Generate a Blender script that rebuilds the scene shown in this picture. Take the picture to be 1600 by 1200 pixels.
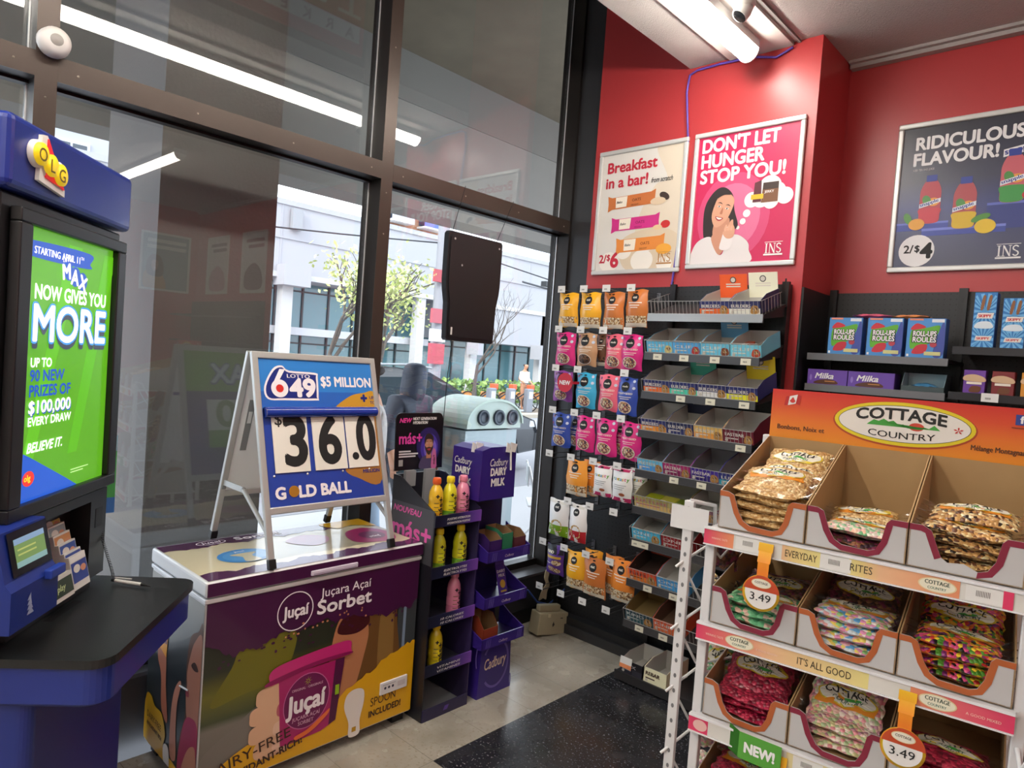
import bpy, bmesh, math, random
from mathutils import Vector, Matrix
random.seed(7)
for o in list(bpy.data.objects): bpy.data.objects.remove(o)
S = bpy.context.scene
COL = S.collection
PI = math.pi
V = Vector

# ------------------------------------------------------------------ camera
cam_d = bpy.data.cameras.new('camera')
cam_d.sensor_fit = 'HORIZONTAL'; cam_d.sensor_width = 36.0
cam_d.lens = 36.0 * 1066.36 / 1600.0
cam_d.clip_start = 0.02; cam_d.clip_end = 400
cam = bpy.data.objects.new('camera', cam_d); COL.objects.link(cam)
_yaw, _pit, _rol = (math.radians(a) for a in (42.962, -2.0005, 4.1759))
_f = V((-math.sin(_yaw)*math.cos(_pit), math.cos(_yaw)*math.cos(_pit), math.sin(_pit)))
_r0 = V((math.cos(_yaw), math.sin(_yaw), 0)); _u0 = _r0.cross(_f)
_r = math.cos(_rol)*_r0 + math.sin(_rol)*_u0
_u = -math.sin(_rol)*_r0 + math.cos(_rol)*_u0
cam.matrix_world = Matrix(((_r.x,_u.x,-_f.x,0),(_r.y,_u.y,-_f.y,0),(_r.z,_u.z,-_f.z,1.63),(0,0,0,1)))
S.camera = cam

# ------------------------------------------------------------------ sky and exposure
W = bpy.data.worlds.new('overcast_sky'); S.world = W; W.use_nodes = True
_nt = W.node_tree; _nt.nodes.clear()
_out = _nt.nodes.new('ShaderNodeOutputWorld'); _bg = _nt.nodes.new('ShaderNodeBackground')
_tc = _nt.nodes.new('ShaderNodeTexCoord'); _nz = _nt.nodes.new('ShaderNodeTexNoise')
_nz.inputs['Scale'].default_value = 3.0; _nz.inputs['Detail'].default_value = 5
_cr = _nt.nodes.new('ShaderNodeValToRGB')
_cr.color_ramp.elements[0].position = .35; _cr.color_ramp.elements[0].color = (.62,.76,.98,1)
_cr.color_ramp.elements[1].position = .6; _cr.color_ramp.elements[1].color = (.93,.96,1,1)
_nt.links.new(_tc.outputs['Generated'], _nz.inputs['Vector'])
_nt.links.new(_nz.outputs['Fac'], _cr.inputs['Fac'])
_nt.links.new(_cr.outputs['Color'], _bg.inputs['Color'])
_bg.inputs['Strength'].default_value = 3.3
_nt.links.new(_bg.outputs['Background'], _out.inputs['Surface'])
_sd = bpy.data.lights.new('hazy_sun', 'SUN'); _sd.energy = 3.2; _sd.angle = math.radians(25); _sd.color = (1,.97,.92)
_so = bpy.data.objects.new('hazy_sun', _sd); COL.objects.link(_so); _so.location = (0,0,30)
_so.rotation_euler = V((-.27,.80,-.50)).to_track_quat('-Z','Y').to_euler()
S.view_settings.view_transform = 'Standard'; S.view_settings.look = 'None'
S.view_settings.gamma = 1; S.view_settings.use_curve_mapping = False
S.view_settings.exposure = 0.45
LAMP = 34.0     # emission of the fluorescent diffusers

# ------------------------------------------------------------------ materials
def lin(h):
    h = h.lstrip('#'); h = ''.join(q*2 for q in h) if len(h) == 3 else h; c = [int(h[i:i+2],16)/255 for i in (0,2,4)]
    return tuple(x/12.92 if x <= .04045 else ((x+.055)/1.055)**2.4 for x in c)
_mc = {}
def C(h, r=.5, metal=0, emit=0, coat=0, bump=0, bscale=80, var=0, vscale=6):
    """principled material of one colour, optional procedural variation and bump"""
    k = (h, r, metal, emit, coat, bump, bscale, var, vscale)
    if k in _mc: return _mc[k]
    m = bpy.data.materials.new('paint_' + h.lstrip('#')); m.use_nodes = True
    nt = m.node_tree; p = nt.nodes['Principled BSDF']; c = (*lin(h), 1)
    p.inputs['Base Color'].default_value = c; p.inputs['Roughness'].default_value = r
    p.inputs['Metallic'].default_value = metal; p.inputs['Coat Weight'].default_value = coat
    if emit:
        p.inputs['Emission Color'].default_value = c; p.inputs['Emission Strength'].default_value = emit
    if bump or var:
        tc = nt.nodes.new('ShaderNodeTexCoord')
        if bump:
            n = nt.nodes.new('ShaderNodeTexNoise'); n.inputs['Scale'].default_value = bscale; n.inputs['Detail'].default_value = 3
            b = nt.nodes.new('ShaderNodeBump'); b.inputs['Strength'].default_value = bump; b.inputs['Distance'].default_value = .01
            nt.links.new(tc.outputs['Object'], n.inputs['Vector']); nt.links.new(n.outputs['Fac'], b.inputs['Height'])
            nt.links.new(b.outputs['Normal'], p.inputs['Normal'])
        if var:
            n = nt.nodes.new('ShaderNodeTexNoise'); n.inputs['Scale'].default_value = vscale; n.inputs['Detail'].default_value = 6
            x = nt.nodes.new('ShaderNodeMix'); x.data_type = 'RGBA'
            x.inputs[6].default_value = (*[max(0, q*(1-var)) for q in c[:3]], 1); x.inputs[7].default_value = (*[min(1, q*(1+var)) for q in c[:3]], 1)
            nt.links.new(tc.outputs['Object'], n.inputs['Vector']); nt.links.new(n.outputs['Fac'], x.inputs[0])
            nt.links.new(x.outputs[2], p.inputs['Base Color'])
    _mc[k] = m; return m
def bits(name, cols, scale=55, r=.35, coat=.3, bump=.4, rnd=1):
    """a heap of small coloured pieces: nuts, sweets, cereal"""
    k = ('bits', name)
    if k in _mc: return _mc[k]
    m = bpy.data.materials.new(name); m.use_nodes = True; nt = m.node_tree; p = nt.nodes['Principled BSDF']
    tc = nt.nodes.new('ShaderNodeTexCoord'); v = nt.nodes.new('ShaderNodeTexVoronoi'); v.inputs['Scale'].default_value = scale
    v.inputs['Randomness'].default_value = rnd
    s = nt.nodes.new('ShaderNodeSeparateColor'); cr = nt.nodes.new('ShaderNodeValToRGB'); cr.color_ramp.interpolation = 'CONSTANT'
    e = cr.color_ramp.elements
    while len(e) < len(cols): e.new(.5)
    for i, c in enumerate(cols): e[i].position = i/len(cols); e[i].color = (*lin(c), 1)
    nt.links.new(tc.outputs['Object'], v.inputs['Vector']); nt.links.new(v.outputs['Color'], s.inputs['Color'])
    nt.links.new(s.outputs['Red'], cr.inputs['Fac']); nt.links.new(cr.outputs['Color'], p.inputs['Base Color'])
    b = nt.nodes.new('ShaderNodeBump'); b.inputs['Strength'].default_value = bump; b.inputs['Distance'].default_value = .006; b.invert = True
    nt.links.new(v.outputs['Distance'], b.inputs['Height']); nt.links.new(b.outputs['Normal'], p.inputs['Normal'])
    p.inputs['Roughness'].default_value = r; p.inputs['Coat Weight'].default_value = coat; p.inputs['Coat Roughness'].default_value = .15
    _mc[k] = m; return m
def thin_glass(name, tint=(1,1,1), ior=1.5, alpha=1.0, rough=0.0):
    m = bpy.data.materials.new(name); m.use_nodes = True; nt = m.node_tree; nt.nodes.clear()
    o = nt.nodes.new('ShaderNodeOutputMaterial'); t = nt.nodes.new('ShaderNodeBsdfTransparent'); t.inputs['Color'].default_value = (*tint, 1)
    g = nt.nodes.new('ShaderNodeBsdfGlossy'); g.inputs['Roughness'].default_value = rough
    f = nt.nodes.new('ShaderNodeFresnel'); ge = nt.nodes.new('ShaderNodeNewGeometry'); mr = nt.nodes.new('ShaderNodeMapRange')
    mr.inputs['To Min'].default_value = ior; mr.inputs['To Max'].default_value = 1/ior
    nt.links.new(ge.outputs['Backfacing'], mr.inputs[0]); nt.links.new(mr.outputs[0], f.inputs['IOR'])
    x = nt.nodes.new('ShaderNodeMixShader')
    nt.links.new(f.outputs[0], x.inputs[0]); nt.links.new(t.outputs[0], x.inputs[1]); nt.links.new(g.outputs[0], x.inputs[2])
    last = x
    nt.links.new(last.outputs[0], o.inputs['Surface']); return m
def grad(name, stops, axis, lo, hi, r=.4, coat=0, emit=0):
    """printed colour blend along a local axis (ink, not light)"""
    m = bpy.data.materials.new(name); m.use_nodes = True; nt = m.node_tree; p = nt.nodes['Principled BSDF']
    tc = nt.nodes.new('ShaderNodeTexCoord'); s = nt.nodes.new('ShaderNodeSeparateXYZ'); mr = nt.nodes.new('ShaderNodeMapRange')
    mr.inputs['From Min'].default_value = lo; mr.inputs['From Max'].default_value = hi
    cr = nt.nodes.new('ShaderNodeValToRGB'); e = cr.color_ramp.elements
    while len(e) < len(stops): e.new(.5)
    for i, (q, c) in enumerate(stops): e[i].position = q; e[i].color = (*lin(c), 1)
    nt.links.new(tc.outputs['Object'], s.inputs[0]); nt.links.new(s.outputs[axis], mr.inputs['Value']); nt.links.new(mr.outputs[0], cr.inputs[0])
    nt.links.new(cr.outputs[0], p.inputs['Base Color']); p.inputs['Roughness'].default_value = r; p.inputs['Coat Weight'].default_value = coat
    if emit:
        nt.links.new(cr.outputs[0], p.inputs['Emission Color']); p.inputs['Emission Strength'].default_value = emit
    return m

def vivid(h, k=1.22): return '#%02x%02x%02x' % tuple(min(245, int(int(h[i:i+2],16)*k)) for i in (1,3,5))
BLK = C('#0b0b0c', .45); WHT = C('#e8e8e6', .45); INK = C('#101012', .6)

# ------------------------------------------------------------------ mesh builder
_tx = {}
def glyphs(s, bold=0.0, shear=0.0, res=2):
    k = (s, bold, shear, res)
    if k not in _tx:
        cu = bpy.data.curves.new('t', 'FONT'); cu.body = s; cu.size = 1; cu.offset = bold; cu.shear = shear
        cu.resolution_u = res; cu.fill_mode = 'FRONT'
        ob = bpy.data.objects.new('t', cu); COL.objects.link(ob)
        bpy.context.view_layer.update()
        me = bpy.data.meshes.new_from_object(ob.evaluated_get(bpy.context.evaluated_depsgraph_get()))
        vs = [tuple(v.co[:2]) for v in me.vertices]; fs = [tuple(p.vertices) for p in me.polygons]
        bpy.data.objects.remove(ob); bpy.data.curves.remove(cu); bpy.data.meshes.remove(me)
        x0 = min([v[0] for v in vs] or [0]); x1 = max([v[0] for v in vs] or [1])
        y0 = min([v[1] for v in vs] or [0]); y1 = max([v[1] for v in vs] or [1])
        _tx[k] = (vs, fs, x0, x1, y0, y1)
    return _tx[k]
class Fr:
    """flat (or gently curved: h(x,y) outward) drawing frame on a surface"""
    def __init__(s, o, r, u, h=None, step=.0004, clip=None):
        s.clip = clip; s.c = 0; s.o = V(o); s.r = V(r).normalized(); s.u = V(u).normalized(); s.n = s.r.cross(s.u); s.h = h; s.step = step
    def p(s, x, y, l=0):
        d = l*s.step + (s.h(x, y) if s.h else 0)
        return tuple(s.o + s.r*x + s.u*y + s.n*d)
class MB:
    def __init__(s): s.v=[]; s.f=[]; s.m=[]; s.sm=[]; s.mats=[]; s.T=None
    def add(s, vs, fs, mat, smooth=False):
        if mat not in s.mats: s.mats.append(mat)
        mi = s.mats.index(mat); b = len(s.v)
        if s.T is not None: vs = [tuple(s.T @ V(v)) for v in vs]
        s.v += [tuple(v) for v in vs]
        for f in fs: s.f.append(tuple(b+i for i in f)); s.m.append(mi); s.sm.append(smooth)
        return s
    def box(s, x0, x1, y0, y1, z0, z1, mat, bev=0, seg=2):
        if x0 > x1: x0, x1 = x1, x0
        if y0 > y1: y0, y1 = y1, y0
        if z0 > z1: z0, z1 = z1, z0
        if not bev:
            vs = [(x,y,z) for z in (z0,z1) for y in (y0,y1) for x in (x0,x1)]
            return s.add(vs, [(0,2,3,1),(4,5,7,6),(0,1,5,4),(2,6,7,3),(0,4,6,2),(1,3,7,5)], mat)
        bm = bmesh.new(); bmesh.ops.create_cube(bm, size=1)
        for v in bm.verts: v.co = V(((x0+x1)/2+v.co.x*(x1-x0), (y0+y1)/2+v.co.y*(y1-y0), (z0+z1)/2+v.co.z*(z1-z0)))
        bmesh.ops.bevel(bm, geom=bm.edges[:], offset=min(bev, .49*min(x1-x0,y1-y0,z1-z0)), segments=seg, affect='EDGES', profile=.5)
        bm.verts.index_update()
        s.add([v.co[:] for v in bm.verts], [[v.index for v in f.verts] for f in bm.faces], mat, False); bm.free(); return s
    def poly(s, pts, mat): return s.add(pts, [tuple(range(len(pts)))], mat)
    def prism(s, pts, a, b, mat, plane='xz'):
        """2-D outline (counter-clockwise) extruded between a and b along the third axis"""
        n = len(pts)
        f3 = {'xz': lambda p,t: (p[0],t,p[1]), 'xy': lambda p,t: (p[0],p[1],t), 'yz': lambda p,t: (t,p[0],p[1])}[plane]
        vs = [f3(p,a) for p in pts] + [f3(p,b) for p in pts]
        fs = [tuple(range(n)), tuple(range(2*n-1, n-1, -1))] + [((i+1)%n, i, n+i, n+(i+1)%n) for i in range(n)]
        return s.add(vs, fs, mat)
    def tube(s, pts, r, mat, n=8, caps=True, smooth=True):
        pts = [V(p) for p in pts]; N = len(pts); rs = r if isinstance(r, (list,tuple)) else [r]*N
        vs = []; up = None
        for i, p in enumerate(pts):
            t = (pts[min(i+1,N-1)] - pts[max(i-1,0)]).normalized()
            if up is None: up = t.orthogonal().normalized()
            up = (up - t*up.dot(t)); up = up.normalized() if up.length > 1e-6 else t.orthogonal().normalized()
            w = t.cross(up)
            for k in range(n):
                a = 2*PI*k/n; vs.append(tuple(p + (up*math.cos(a) + w*math.sin(a))*rs[i]))
        fs = [(i*n+k, i*n+(k+1)%n, (i+1)*n+(k+1)%n, (i+1)*n+k) for i in range(N-1) for k in range(n)]
        s.add(vs, fs, mat, smooth)
        if caps: s.add(vs[:n], [tuple(range(n-1,-1,-1))], mat); s.add(vs[-n:], [tuple(range(n))], mat)
        return s
    def lathe(s, prof, c, mat, n=20, axis='z', smooth=True):
        f3 = {'z': lambda x,y,h: (c[0]+x,c[1]+y,c[2]+h), 'x': lambda x,y,h: (c[0]+h,c[1]+x,c[2]+y), 'y': lambda x,y,h: (c[0]+y,c[1]+h,c[2]+x)}[axis]
        vs = [f3(r*math.cos(2*PI*k/n), r*math.sin(2*PI*k/n), h) for r, h in prof for k in range(n)]
        N = len(prof)
        fs = [(i*n+k, i*n+(k+1)%n, (i+1)*n+(k+1)%n, (i+1)*n+k) for i in range(N-1) for k in range(n)]
        s.add(vs, fs, mat, smooth)
        if prof[0][0] > 1e-5: s.add(vs[:n], [tuple(range(n-1,-1,-1))], mat)
        if prof[-1][0] > 1e-5: s.add(vs[-n:], [tuple(range(n))], mat)
        return s
    def grid(s, fn, nu, nv, mat, smooth=True):
        vs = [fn(i/nu, j/nv) for j in range(nv+1) for i in range(nu+1)]; w = nu+1
        return s.add(vs, [(j*w+i, j*w+i+1, (j+1)*w+i+1, (j+1)*w+i) for j in range(nv) for i in range(nu)], mat, smooth)
    # drawing on frames (each stroke lies a hair above the one before)
    def up(s, F, l): F.c = getattr(F, 'c', 0)+1; return l+F.c*.05
    def rect(s, F, x0, y0, x1, y1, mat, l=1, n=1):
        l = s.up(F, l)
        if not F.h: return s.poly([F.p(x0,y0,l),F.p(x1,y0,l),F.p(x1,y1,l),F.p(x0,y1,l)], mat)
        n = max(n, 6)
        return s.grid(lambda a,b: F.p(x0+(x1-x0)*a, y0+(y1-y0)*b, l), n, n, mat)
    def shape(s, F, pts, mat, l=1):
        l = s.up(F, l); return s.poly([F.p(x,y,l) for x,y in pts], mat)
    def ell(s, F, x, y, rx, ry, mat, l=1, n=28, rot=0):
        l = s.up(F, l)
        ca, sa = math.cos(rot), math.sin(rot); R = 3 if F.h else 1
        vs = [F.p(x,y,l)]
        for q in range(1, R+1):
            for k in range(n):
                a = 2*PI*k/n; ex, ey = rx*q/R*math.cos(a), ry*q/R*math.sin(a)
                vs.append(F.p(x+ex*ca-ey*sa, y+ex*sa+ey*ca, l))
        fs = [(0, 1+k, 1+(k+1)%n) for k in range(n)]
        for q in range(R-1):
            b = 1+q*n; fs += [(b+k, b+n+k, b+n+(k+1)%n, b+(k+1)%n) for k in range(n)]
        return s.add(vs, fs, mat)
    def ring(s, F, x, y, rx, ry, t, mat, l=1, n=36, a0=0, a1=2*PI):
        vs = []; l = s.up(F, l)
        for k in range(n+1):
            a = a0+(a1-a0)*k/n
            vs += [F.p(x+rx*math.cos(a), y+ry*math.sin(a), l), F.p(x+(rx-t)*math.cos(a), y+(ry-t)*math.sin(a), l)]
        return s.add(vs, [(2*k, 2*k+2, 2*k+3, 2*k+1) for k in range(n)], mat)
    def blob(s, F, pts, mat, l=1, n=6):
        """smooth closed outline through the points (Catmull-Rom)"""
        P = pts; N = len(P); out = []
        for i in range(N):
            a, b, c, d = P[i-1], P[i], P[(i+1)%N], P[(i+2)%N]
            for k in range(n):
                t = k/n
                out.append(tuple(.5*((2*b[j])+(c[j]-a[j])*t+(2*a[j]-5*b[j]+4*c[j]-d[j])*t*t+(3*b[j]-a[j]-3*c[j]+d[j])*t**3) for j in (0,1)))
        if getattr(F, 'clip', None): a, b, c, d = F.clip; out = [(min(c, max(a, x)), min(d, max(b, y))) for x, y in out]
        return s.shape(F, out, mat, l)
    def text(s, F, t, x, y, size, mat, l=2, bold=.0, shear=0, w=None, al='l', rot=0, arc=0):
        """text at baseline (x,y); size = letter height scale; w squeezes/stretches to a width; arc bends it"""
        vs, fs, x0, x1, y0, y1 = glyphs(t, 0, shear, 6 if size > .075 else 3 if size > .03 else 2); l = s.up(F, l)
        sx = (w/(x1-x0)) if w else size
        W_ = (x1-x0)*sx; ox = {'l':0,'c':-W_/2,'r':-W_}[al]
        ca, sa = math.cos(rot), math.sin(rot); b = abs(bold)
        dirs = [(0,0)] if b < .004 else [(b,0),(-b,0),(0,0)] if size < .03 else [(b*math.cos(k*PI/4), b*math.sin(k*PI/4)) for k in range(8)]+[(0,0)]
        for q, (dx, dy) in enumerate(dirs):                    # heavier letters: the same outline struck round a small circle
            out = []
            for gx, gy in vs:
                px, py = (gx-x0)*sx+ox+dx*size, (gy+dy)*size
                if arc: py += arc*(1-(2*(px-ox)/W_-1)**2)
                out.append(F.p(x+px*ca-py*sa, y+px*sa+py*ca, l+q*.004))
            s.add(out, fs, mat)
        return s
    def build(s, name, parent=None, loc=None, rot=None):
        me = bpy.data.meshes.new(name); me.from_pydata(s.v, [], s.f)
        for m in s.mats: me.materials.append(m)
        me.polygons.foreach_set('material_index', s.m); me.polygons.foreach_set('use_smooth', s.sm); me.update()
        o = bpy.data.objects.new(name, me); COL.objects.link(o)
        if parent: o.parent = parent
        if loc: o.location = loc
        if rot: o.rotation_euler = rot
        return o
def tag(o, label=None, cat=None, group=None, kind=None):
    if label: o['label'] = label
    if cat: o['category'] = cat
    if group: o['group'] = group
    if kind: o['kind'] = kind
    return o
def thing(name, label, cat, loc=(0,0,0), rz=0, group=None, rot=None):
    o = bpy.data.objects.new(name, None); o.empty_display_size = .1; COL.objects.link(o)
    o.location = loc; o.rotation_euler = rot or (0,0,rz)
    return tag(o, label, cat, group)
def dup(root, label=None, loc=None, rot=None, group=None):
    def cp(o, par):
        c = o.copy(); COL.objects.link(c); c.parent = par
        for ch in KIDS.get(o.name, o.children): cp(ch, c)
        return c
    r = cp(root, None)
    if label: r['label'] = label
    if group: r['group'] = group
    if loc is not None: r.location = loc
    if rot is not None: r.rotation_euler = rot
    return r
KIDS = {}
def struct(mb, name, label=None, **k):
    o = mb.build(name, **k); o['kind'] = 'structure'
    if label: o['label'] = label
    return o
XZ = lambda x=0, y=0, z=0, h=None: Fr((x,y,z), (1,0,0), (0,0,1), h)   # a front that faces -y
# ================================================================== the room
RED = C('#b5393c', .36, bump=.03, bscale=140, var=.06, vscale=2)
CEIL = C('#b9b5b2', .8, bump=.5, bscale=170)
DK = C('#2a2b2e', .5, var=.1)
GX, FX = -2.89, -2.79            # glass plane and inner face of the window frame
YB, YR = 3.40, 3.82              # red wall, recessed red wall
ZC = 3.31
def floor_mat():
    m = bpy.data.materials.new('vinyl_tiles'); m.use_nodes = True; nt = m.node_tree; p = nt.nodes['Principled BSDF']; L = nt.links.new
    N = nt.nodes.new; tc = N('ShaderNodeTexCoord'); sp = N('ShaderNodeSeparateXYZ'); L(tc.outputs['Object'], sp.inputs[0])
    def math_(op, a, b=None):
        n = N('ShaderNodeMath'); n.operation = op
        for i, q in enumerate((a, b)):
            if q is None: continue
            if isinstance(q, (int,float)): n.inputs[i].default_value = q
            else: L(q, n.inputs[i])
        return n.outputs[0]
    x, y = sp.outputs[0], sp.outputs[1]
    dark = math_('MULTIPLY', math_('GREATER_THAN', x, -1.984), math_('GREATER_THAN', y, 1.828))
    def seam(c, off):
        f = math_('FRACT', math_('DIVIDE', math_('SUBTRACT', c, off), .3048))
        return math_('GREATER_THAN', math_('ABSOLUTE', math_('SUBTRACT', f, .5)), .4955)
    sm = math_('MAXIMUM', seam(x, -1.984), seam(y, 1.828))
    def noise(sc, det, lo, hi):
        n = N('ShaderNodeTexNoise'); n.inputs['Scale'].default_value = sc; n.inputs['Detail'].default_value = det; L(tc.outputs['Object'], n.inputs['Vector'])
        r = N('ShaderNodeMapRange'); r.inputs['From Min'].default_value = lo; r.inputs['From Max'].default_value = hi; L(n.outputs['Fac'], r.inputs[0]); return r.outputs[0]
    def mix(f, a, b):
        n = N('ShaderNodeMix'); n.data_type = 'RGBA'
        for i, q in ((0,f),(6,a),(7,b)):
            if isinstance(q, str): n.inputs[i].default_value = (*lin(q),1)
            elif isinstance(q, (int,float)): n.inputs[i].default_value = q
            else: L(q, n.inputs[i])
        return n.outputs[2]
    white = mix(noise(3.5, 8, .35, .7), '#8f8a7f', '#b5b0a4'); white = mix(noise(70, 3, .56, .66), white, '#948e80')
    blackc = mix(noise(6, 6, .35, .7), '#222326', '#303237'); blackc = mix(noise(95, 2, .63, .66), blackc, '#75757a')
    col = mix(dark, white, blackc); col = mix(math_('MULTIPLY', sm, .55), col, '#3a3833')
    L(col, p.inputs['Base Color'])
    rr = N('ShaderNodeMapRange'); rr.inputs['To Min'].default_value = .16; rr.inputs['To Max'].default_value = .34; L(noise(5, 5, .3, .7), rr.inputs[0]); L(rr.outputs[0], p.inputs['Roughness'])
    return m
struct(MB().poly([(-2.74,-3.5,0),(3.75,-3.5,0),(3.75,YR,0),(-2.74,YR,0)], floor_mat()), 'floor')
def slab(name, *a): return struct(MB().box(*a), name)
slab('wall_back', -2.60,-1.28, YB,YB+.5, 0,4.4, RED)
slab('wall_recess', -1.28,3.85, YR,YR+.1, 0,4.4, RED)
slab('wall_right', 3.75,3.85, -3.5,YR, 0,3.4, RED)
slab('wall_behind', -2.9,3.85, -3.6,-3.5, 0,4.4, C('#b9b3ac', .7))
struct(MB().box(-2.895,-2.60, 3.45,3.9, -.3,4.6, DK), 'wall_corner')
struct(MB().box(-1.99,3.85, -3.6,YR+.1, ZC,ZC+.1, CEIL), 'ceiling')
struct(MB().box(-1.99,-1.95, -3.6,YR, ZC+.1,4.4, C('#55534f', .7)), 'wall_bulkhead')
struct(MB().box(-3.0,-1.9, -3.6,3.9, 4.4,4.5, C('#8d8983', .8)), 'ceiling_bay')
struct(MB().box(-1.75,-1.42, -3.5,YB-.002, ZC-.018,ZC, C('#c9c6c2', .6)), 'trim_1')       # lamp strip on the ceiling
struct(MB().box(-1.40,-1.385, -3.5,YB-.002, ZC-.012,ZC, C('#8a8785', .7)), 'trim_2')
struct(MB().box(-1.27,3.7, YR-.045,YR-.002, ZC-.035,ZC, C('#a9a4a1', .7)).box(-1.27,3.7, YR-.07,YR-.045, ZC-.015,ZC, C('#a9a4a1', .7)), 'trim_3')
struct(MB().box(-1.279,-1.268, YB+.002,YR-.002, 0,2.09, C('#1d1d1f',.5)), 'trim_20')
# window frame: low wall, sill, mullions, transom
BRZ = C('#2a2624', .38, metal=.55, var=.25, vscale=3); BRN = C('#463c36', .35, metal=.4, var=.15, vscale=4)
struct(MB().box(-2.88,-2.80, -3.5,3.45, -.3,.285, DK), 'wall_window')
struct(MB().box(-2.94,-2.73, 2.56,3.45, .285,.30, C('#55565a', .4, metal=.4)).box(-2.94,-2.80, -3.5,2.56, .285,.30, C('#55565a', .4, metal=.4)), 'trim_4')
struct(MB().box(-2.80,-2.735, 2.56,3.45, 0,.285, DK).box(-2.735,-2.728, 2.56,3.45, 0,.09, C('#0e0e10', .5)), 'baseboard_window')
def mullion(name, y0, y1):
    m = MB().box(GX-.05, FX-.004, y0, y1, .30, 4.4, BRZ); m.box(FX-.004, FX, y0, y1, .30, 4.4, BRN)
    for z in (.7, 1.45, 2.2, 2.40, 2.60, 3.1): m.lathe([(.004,0),(.003,.002),(0,.0025)], (FX,(y0+y1)/2,z), C('#8d857a', .3, metal=.8), 8, 'x')
    return struct(m, name)
mullion('trim_5', 1.963, 2.031); mullion('trim_6', .555, .62); mullion('trim_7', -.85, -.785); mullion('trim_8', -2.26, -2.195)
struct(MB().box(GX-.05, FX, 3.43, 3.452, .30, 4.4, BRZ), 'trim_9')
bays = [(.62,1.963),(2.031,3.43),(-.785,.555),(-2.195,-.85),(-3.5,-2.26)]
for i, (a, b) in enumerate(bays):
    t = MB().box(GX-.04, FX-.004, a, b, 2.462, 2.545, BRZ); t.box(FX-.004, FX+.001, a, b, 2.462, 2.545, BRN)
    t.box(GX-.03, GX+.03, a, b, .30, .34, BRZ)
    t.box(GX-.02, GX+.02, a, b, 2.452, 2.462, BLK)
    for k in range(4): t.lathe([(.004,0),(.003,.002),(0,.0025)], (FX+.001, a+.06+(b-a-.12)*k/3, 2.50), C('#a39a8c', .3, metal=.8), 8, 'x')
    struct(t, 'trim_%d' % (10+i))
GLASS = thin_glass('window_glass', (.97,.985,.98), 1.68)
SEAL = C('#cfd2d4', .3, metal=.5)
for i, (a, b) in enumerate(bays):
    w = bpy.data.objects.new('window_%d' % (i+1), None); COL.objects.link(w); w['kind'] = 'structure'; w.location = (GX, (a+b)/2, .3)
    for nm, z0, z1 in (('lower_pane', .03, 2.155), ('upper_pane', 2.245, 4.1)):
        MB().box(-.006, 0, a-(a+b)/2, b-(a+b)/2, z0, z1, GLASS).build(nm, w)
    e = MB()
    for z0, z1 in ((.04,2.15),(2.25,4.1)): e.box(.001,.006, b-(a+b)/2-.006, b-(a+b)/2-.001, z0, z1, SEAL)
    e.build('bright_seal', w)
# ---------------- things on walls and ceiling
def lamp(label, loc, rz, L=2.42, k=1):
    LAMPM = C('#fff6ea', .4, emit=LAMP*k)
    t = thing('ceiling_lamp', label, 'ceiling lamp', loc, rz, 'tube lamps on the ceiling')
    MB().box(-.055,.055, -L/2,L/2, -.04,0, C('#b9b9b8', .45)).build('body', t)
    d = MB(); n = 14
    pr = [(.05*math.cos(PI+PI*k/n), -.04+.055*math.sin(PI+PI*k/n)) for k in range(n+1)]
    d.prism([(x,z) for x,z in pr], -L/2+.008, L/2-.004, LAMPM); d.build('diffuser', t)
    for s in (-1,1):
        c = MB(); c.prism([(x*1.06,z*1.04) for x,z in pr], s*(L/2-.004), s*(L/2+.004), C('#dcdcda', .5)); c.build('end_cap', t)
lamp('long lit tube lamp on the ceiling running up to the red wall', (-1.585,2.04,ZC-.018), 0)
lamp('lit tube lamp on the ceiling in line behind the one by the red wall', (-1.585,-.40,ZC-.018), 0)
lamp('lit tube lamp on the ceiling set crosswise, seen mirrored in the left window', (1.95,2.41,ZC), PI/2, 2.42, .45)
lamp('added tube lamp, unseen behind the camera, filling the room with light', (.75,-1.4,ZC), 0, 2.42, .5)  # unseen lamp added behind the camera to fill the room
lamp('added tube lamp, unseen far right behind the camera, brightening the room', (2.5,-1.4,ZC), 0, 2.42, .4)  # another unseen lamp, added because the room was too dark
lamp('added tube lamp, unseen behind the camera nearest the window, as front fill', (-.5,-1.6,ZC), 0, 2.42, 1.3)  # unseen lamp added on the window side as front fill
t = thing('security_camera', 'white dome security camera on the ceiling beside the tube lamp', 'security camera', (-1.435,2.86,ZC-.018))
MB().lathe([(.05,0),(.052,-.02),(.045,-.035),(0,-.035)], (0,0,0), C('#d9d7d4', .4), 24).build('base', t)
m = MB(); m.T = Matrix.Translation((0,0,-.05)) @ Matrix.Rotation(-.45,4,'X') @ Matrix.Rotation(.35,4,'Y')
m.lathe([(0,.035),(.03,.03),(.038,.0),(.036,-.03),(.034,-.034)], (0,0,0), C('#d9d7d4', .4), 24)
ey = m.build('eyeball', t)
m2 = MB(); m2.T = m.T; m2.lathe([(.033,-.0345),(.026,-.037),(.0,-.0372)], (0,0,0), C('#141416', .15), 24); m2.build('lens', ey)
# purple network cable
CB = C('#5b43a8', .45)
pts = [(-2.0,YB-.012,2.0),(-1.99,YB-.012,2.15),(-1.965,YB-.012,2.5),(-1.962,YB-.012,2.9),(-1.995,YB-.012,3.18),(-1.985,YB-.012,3.27),(-1.94,YB-.012,3.288),(-1.8,YB-.012,3.29),(-1.62,YB-.02,3.278),(-1.5,YB-.012,3.25),(-1.42,YB-.012,3.28)]
tag(MB().tube(pts, .006, CB, 8).build('network_cable'), 'purple cable running along the ceiling edge and down the red wall between two posters', 'cable')
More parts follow.
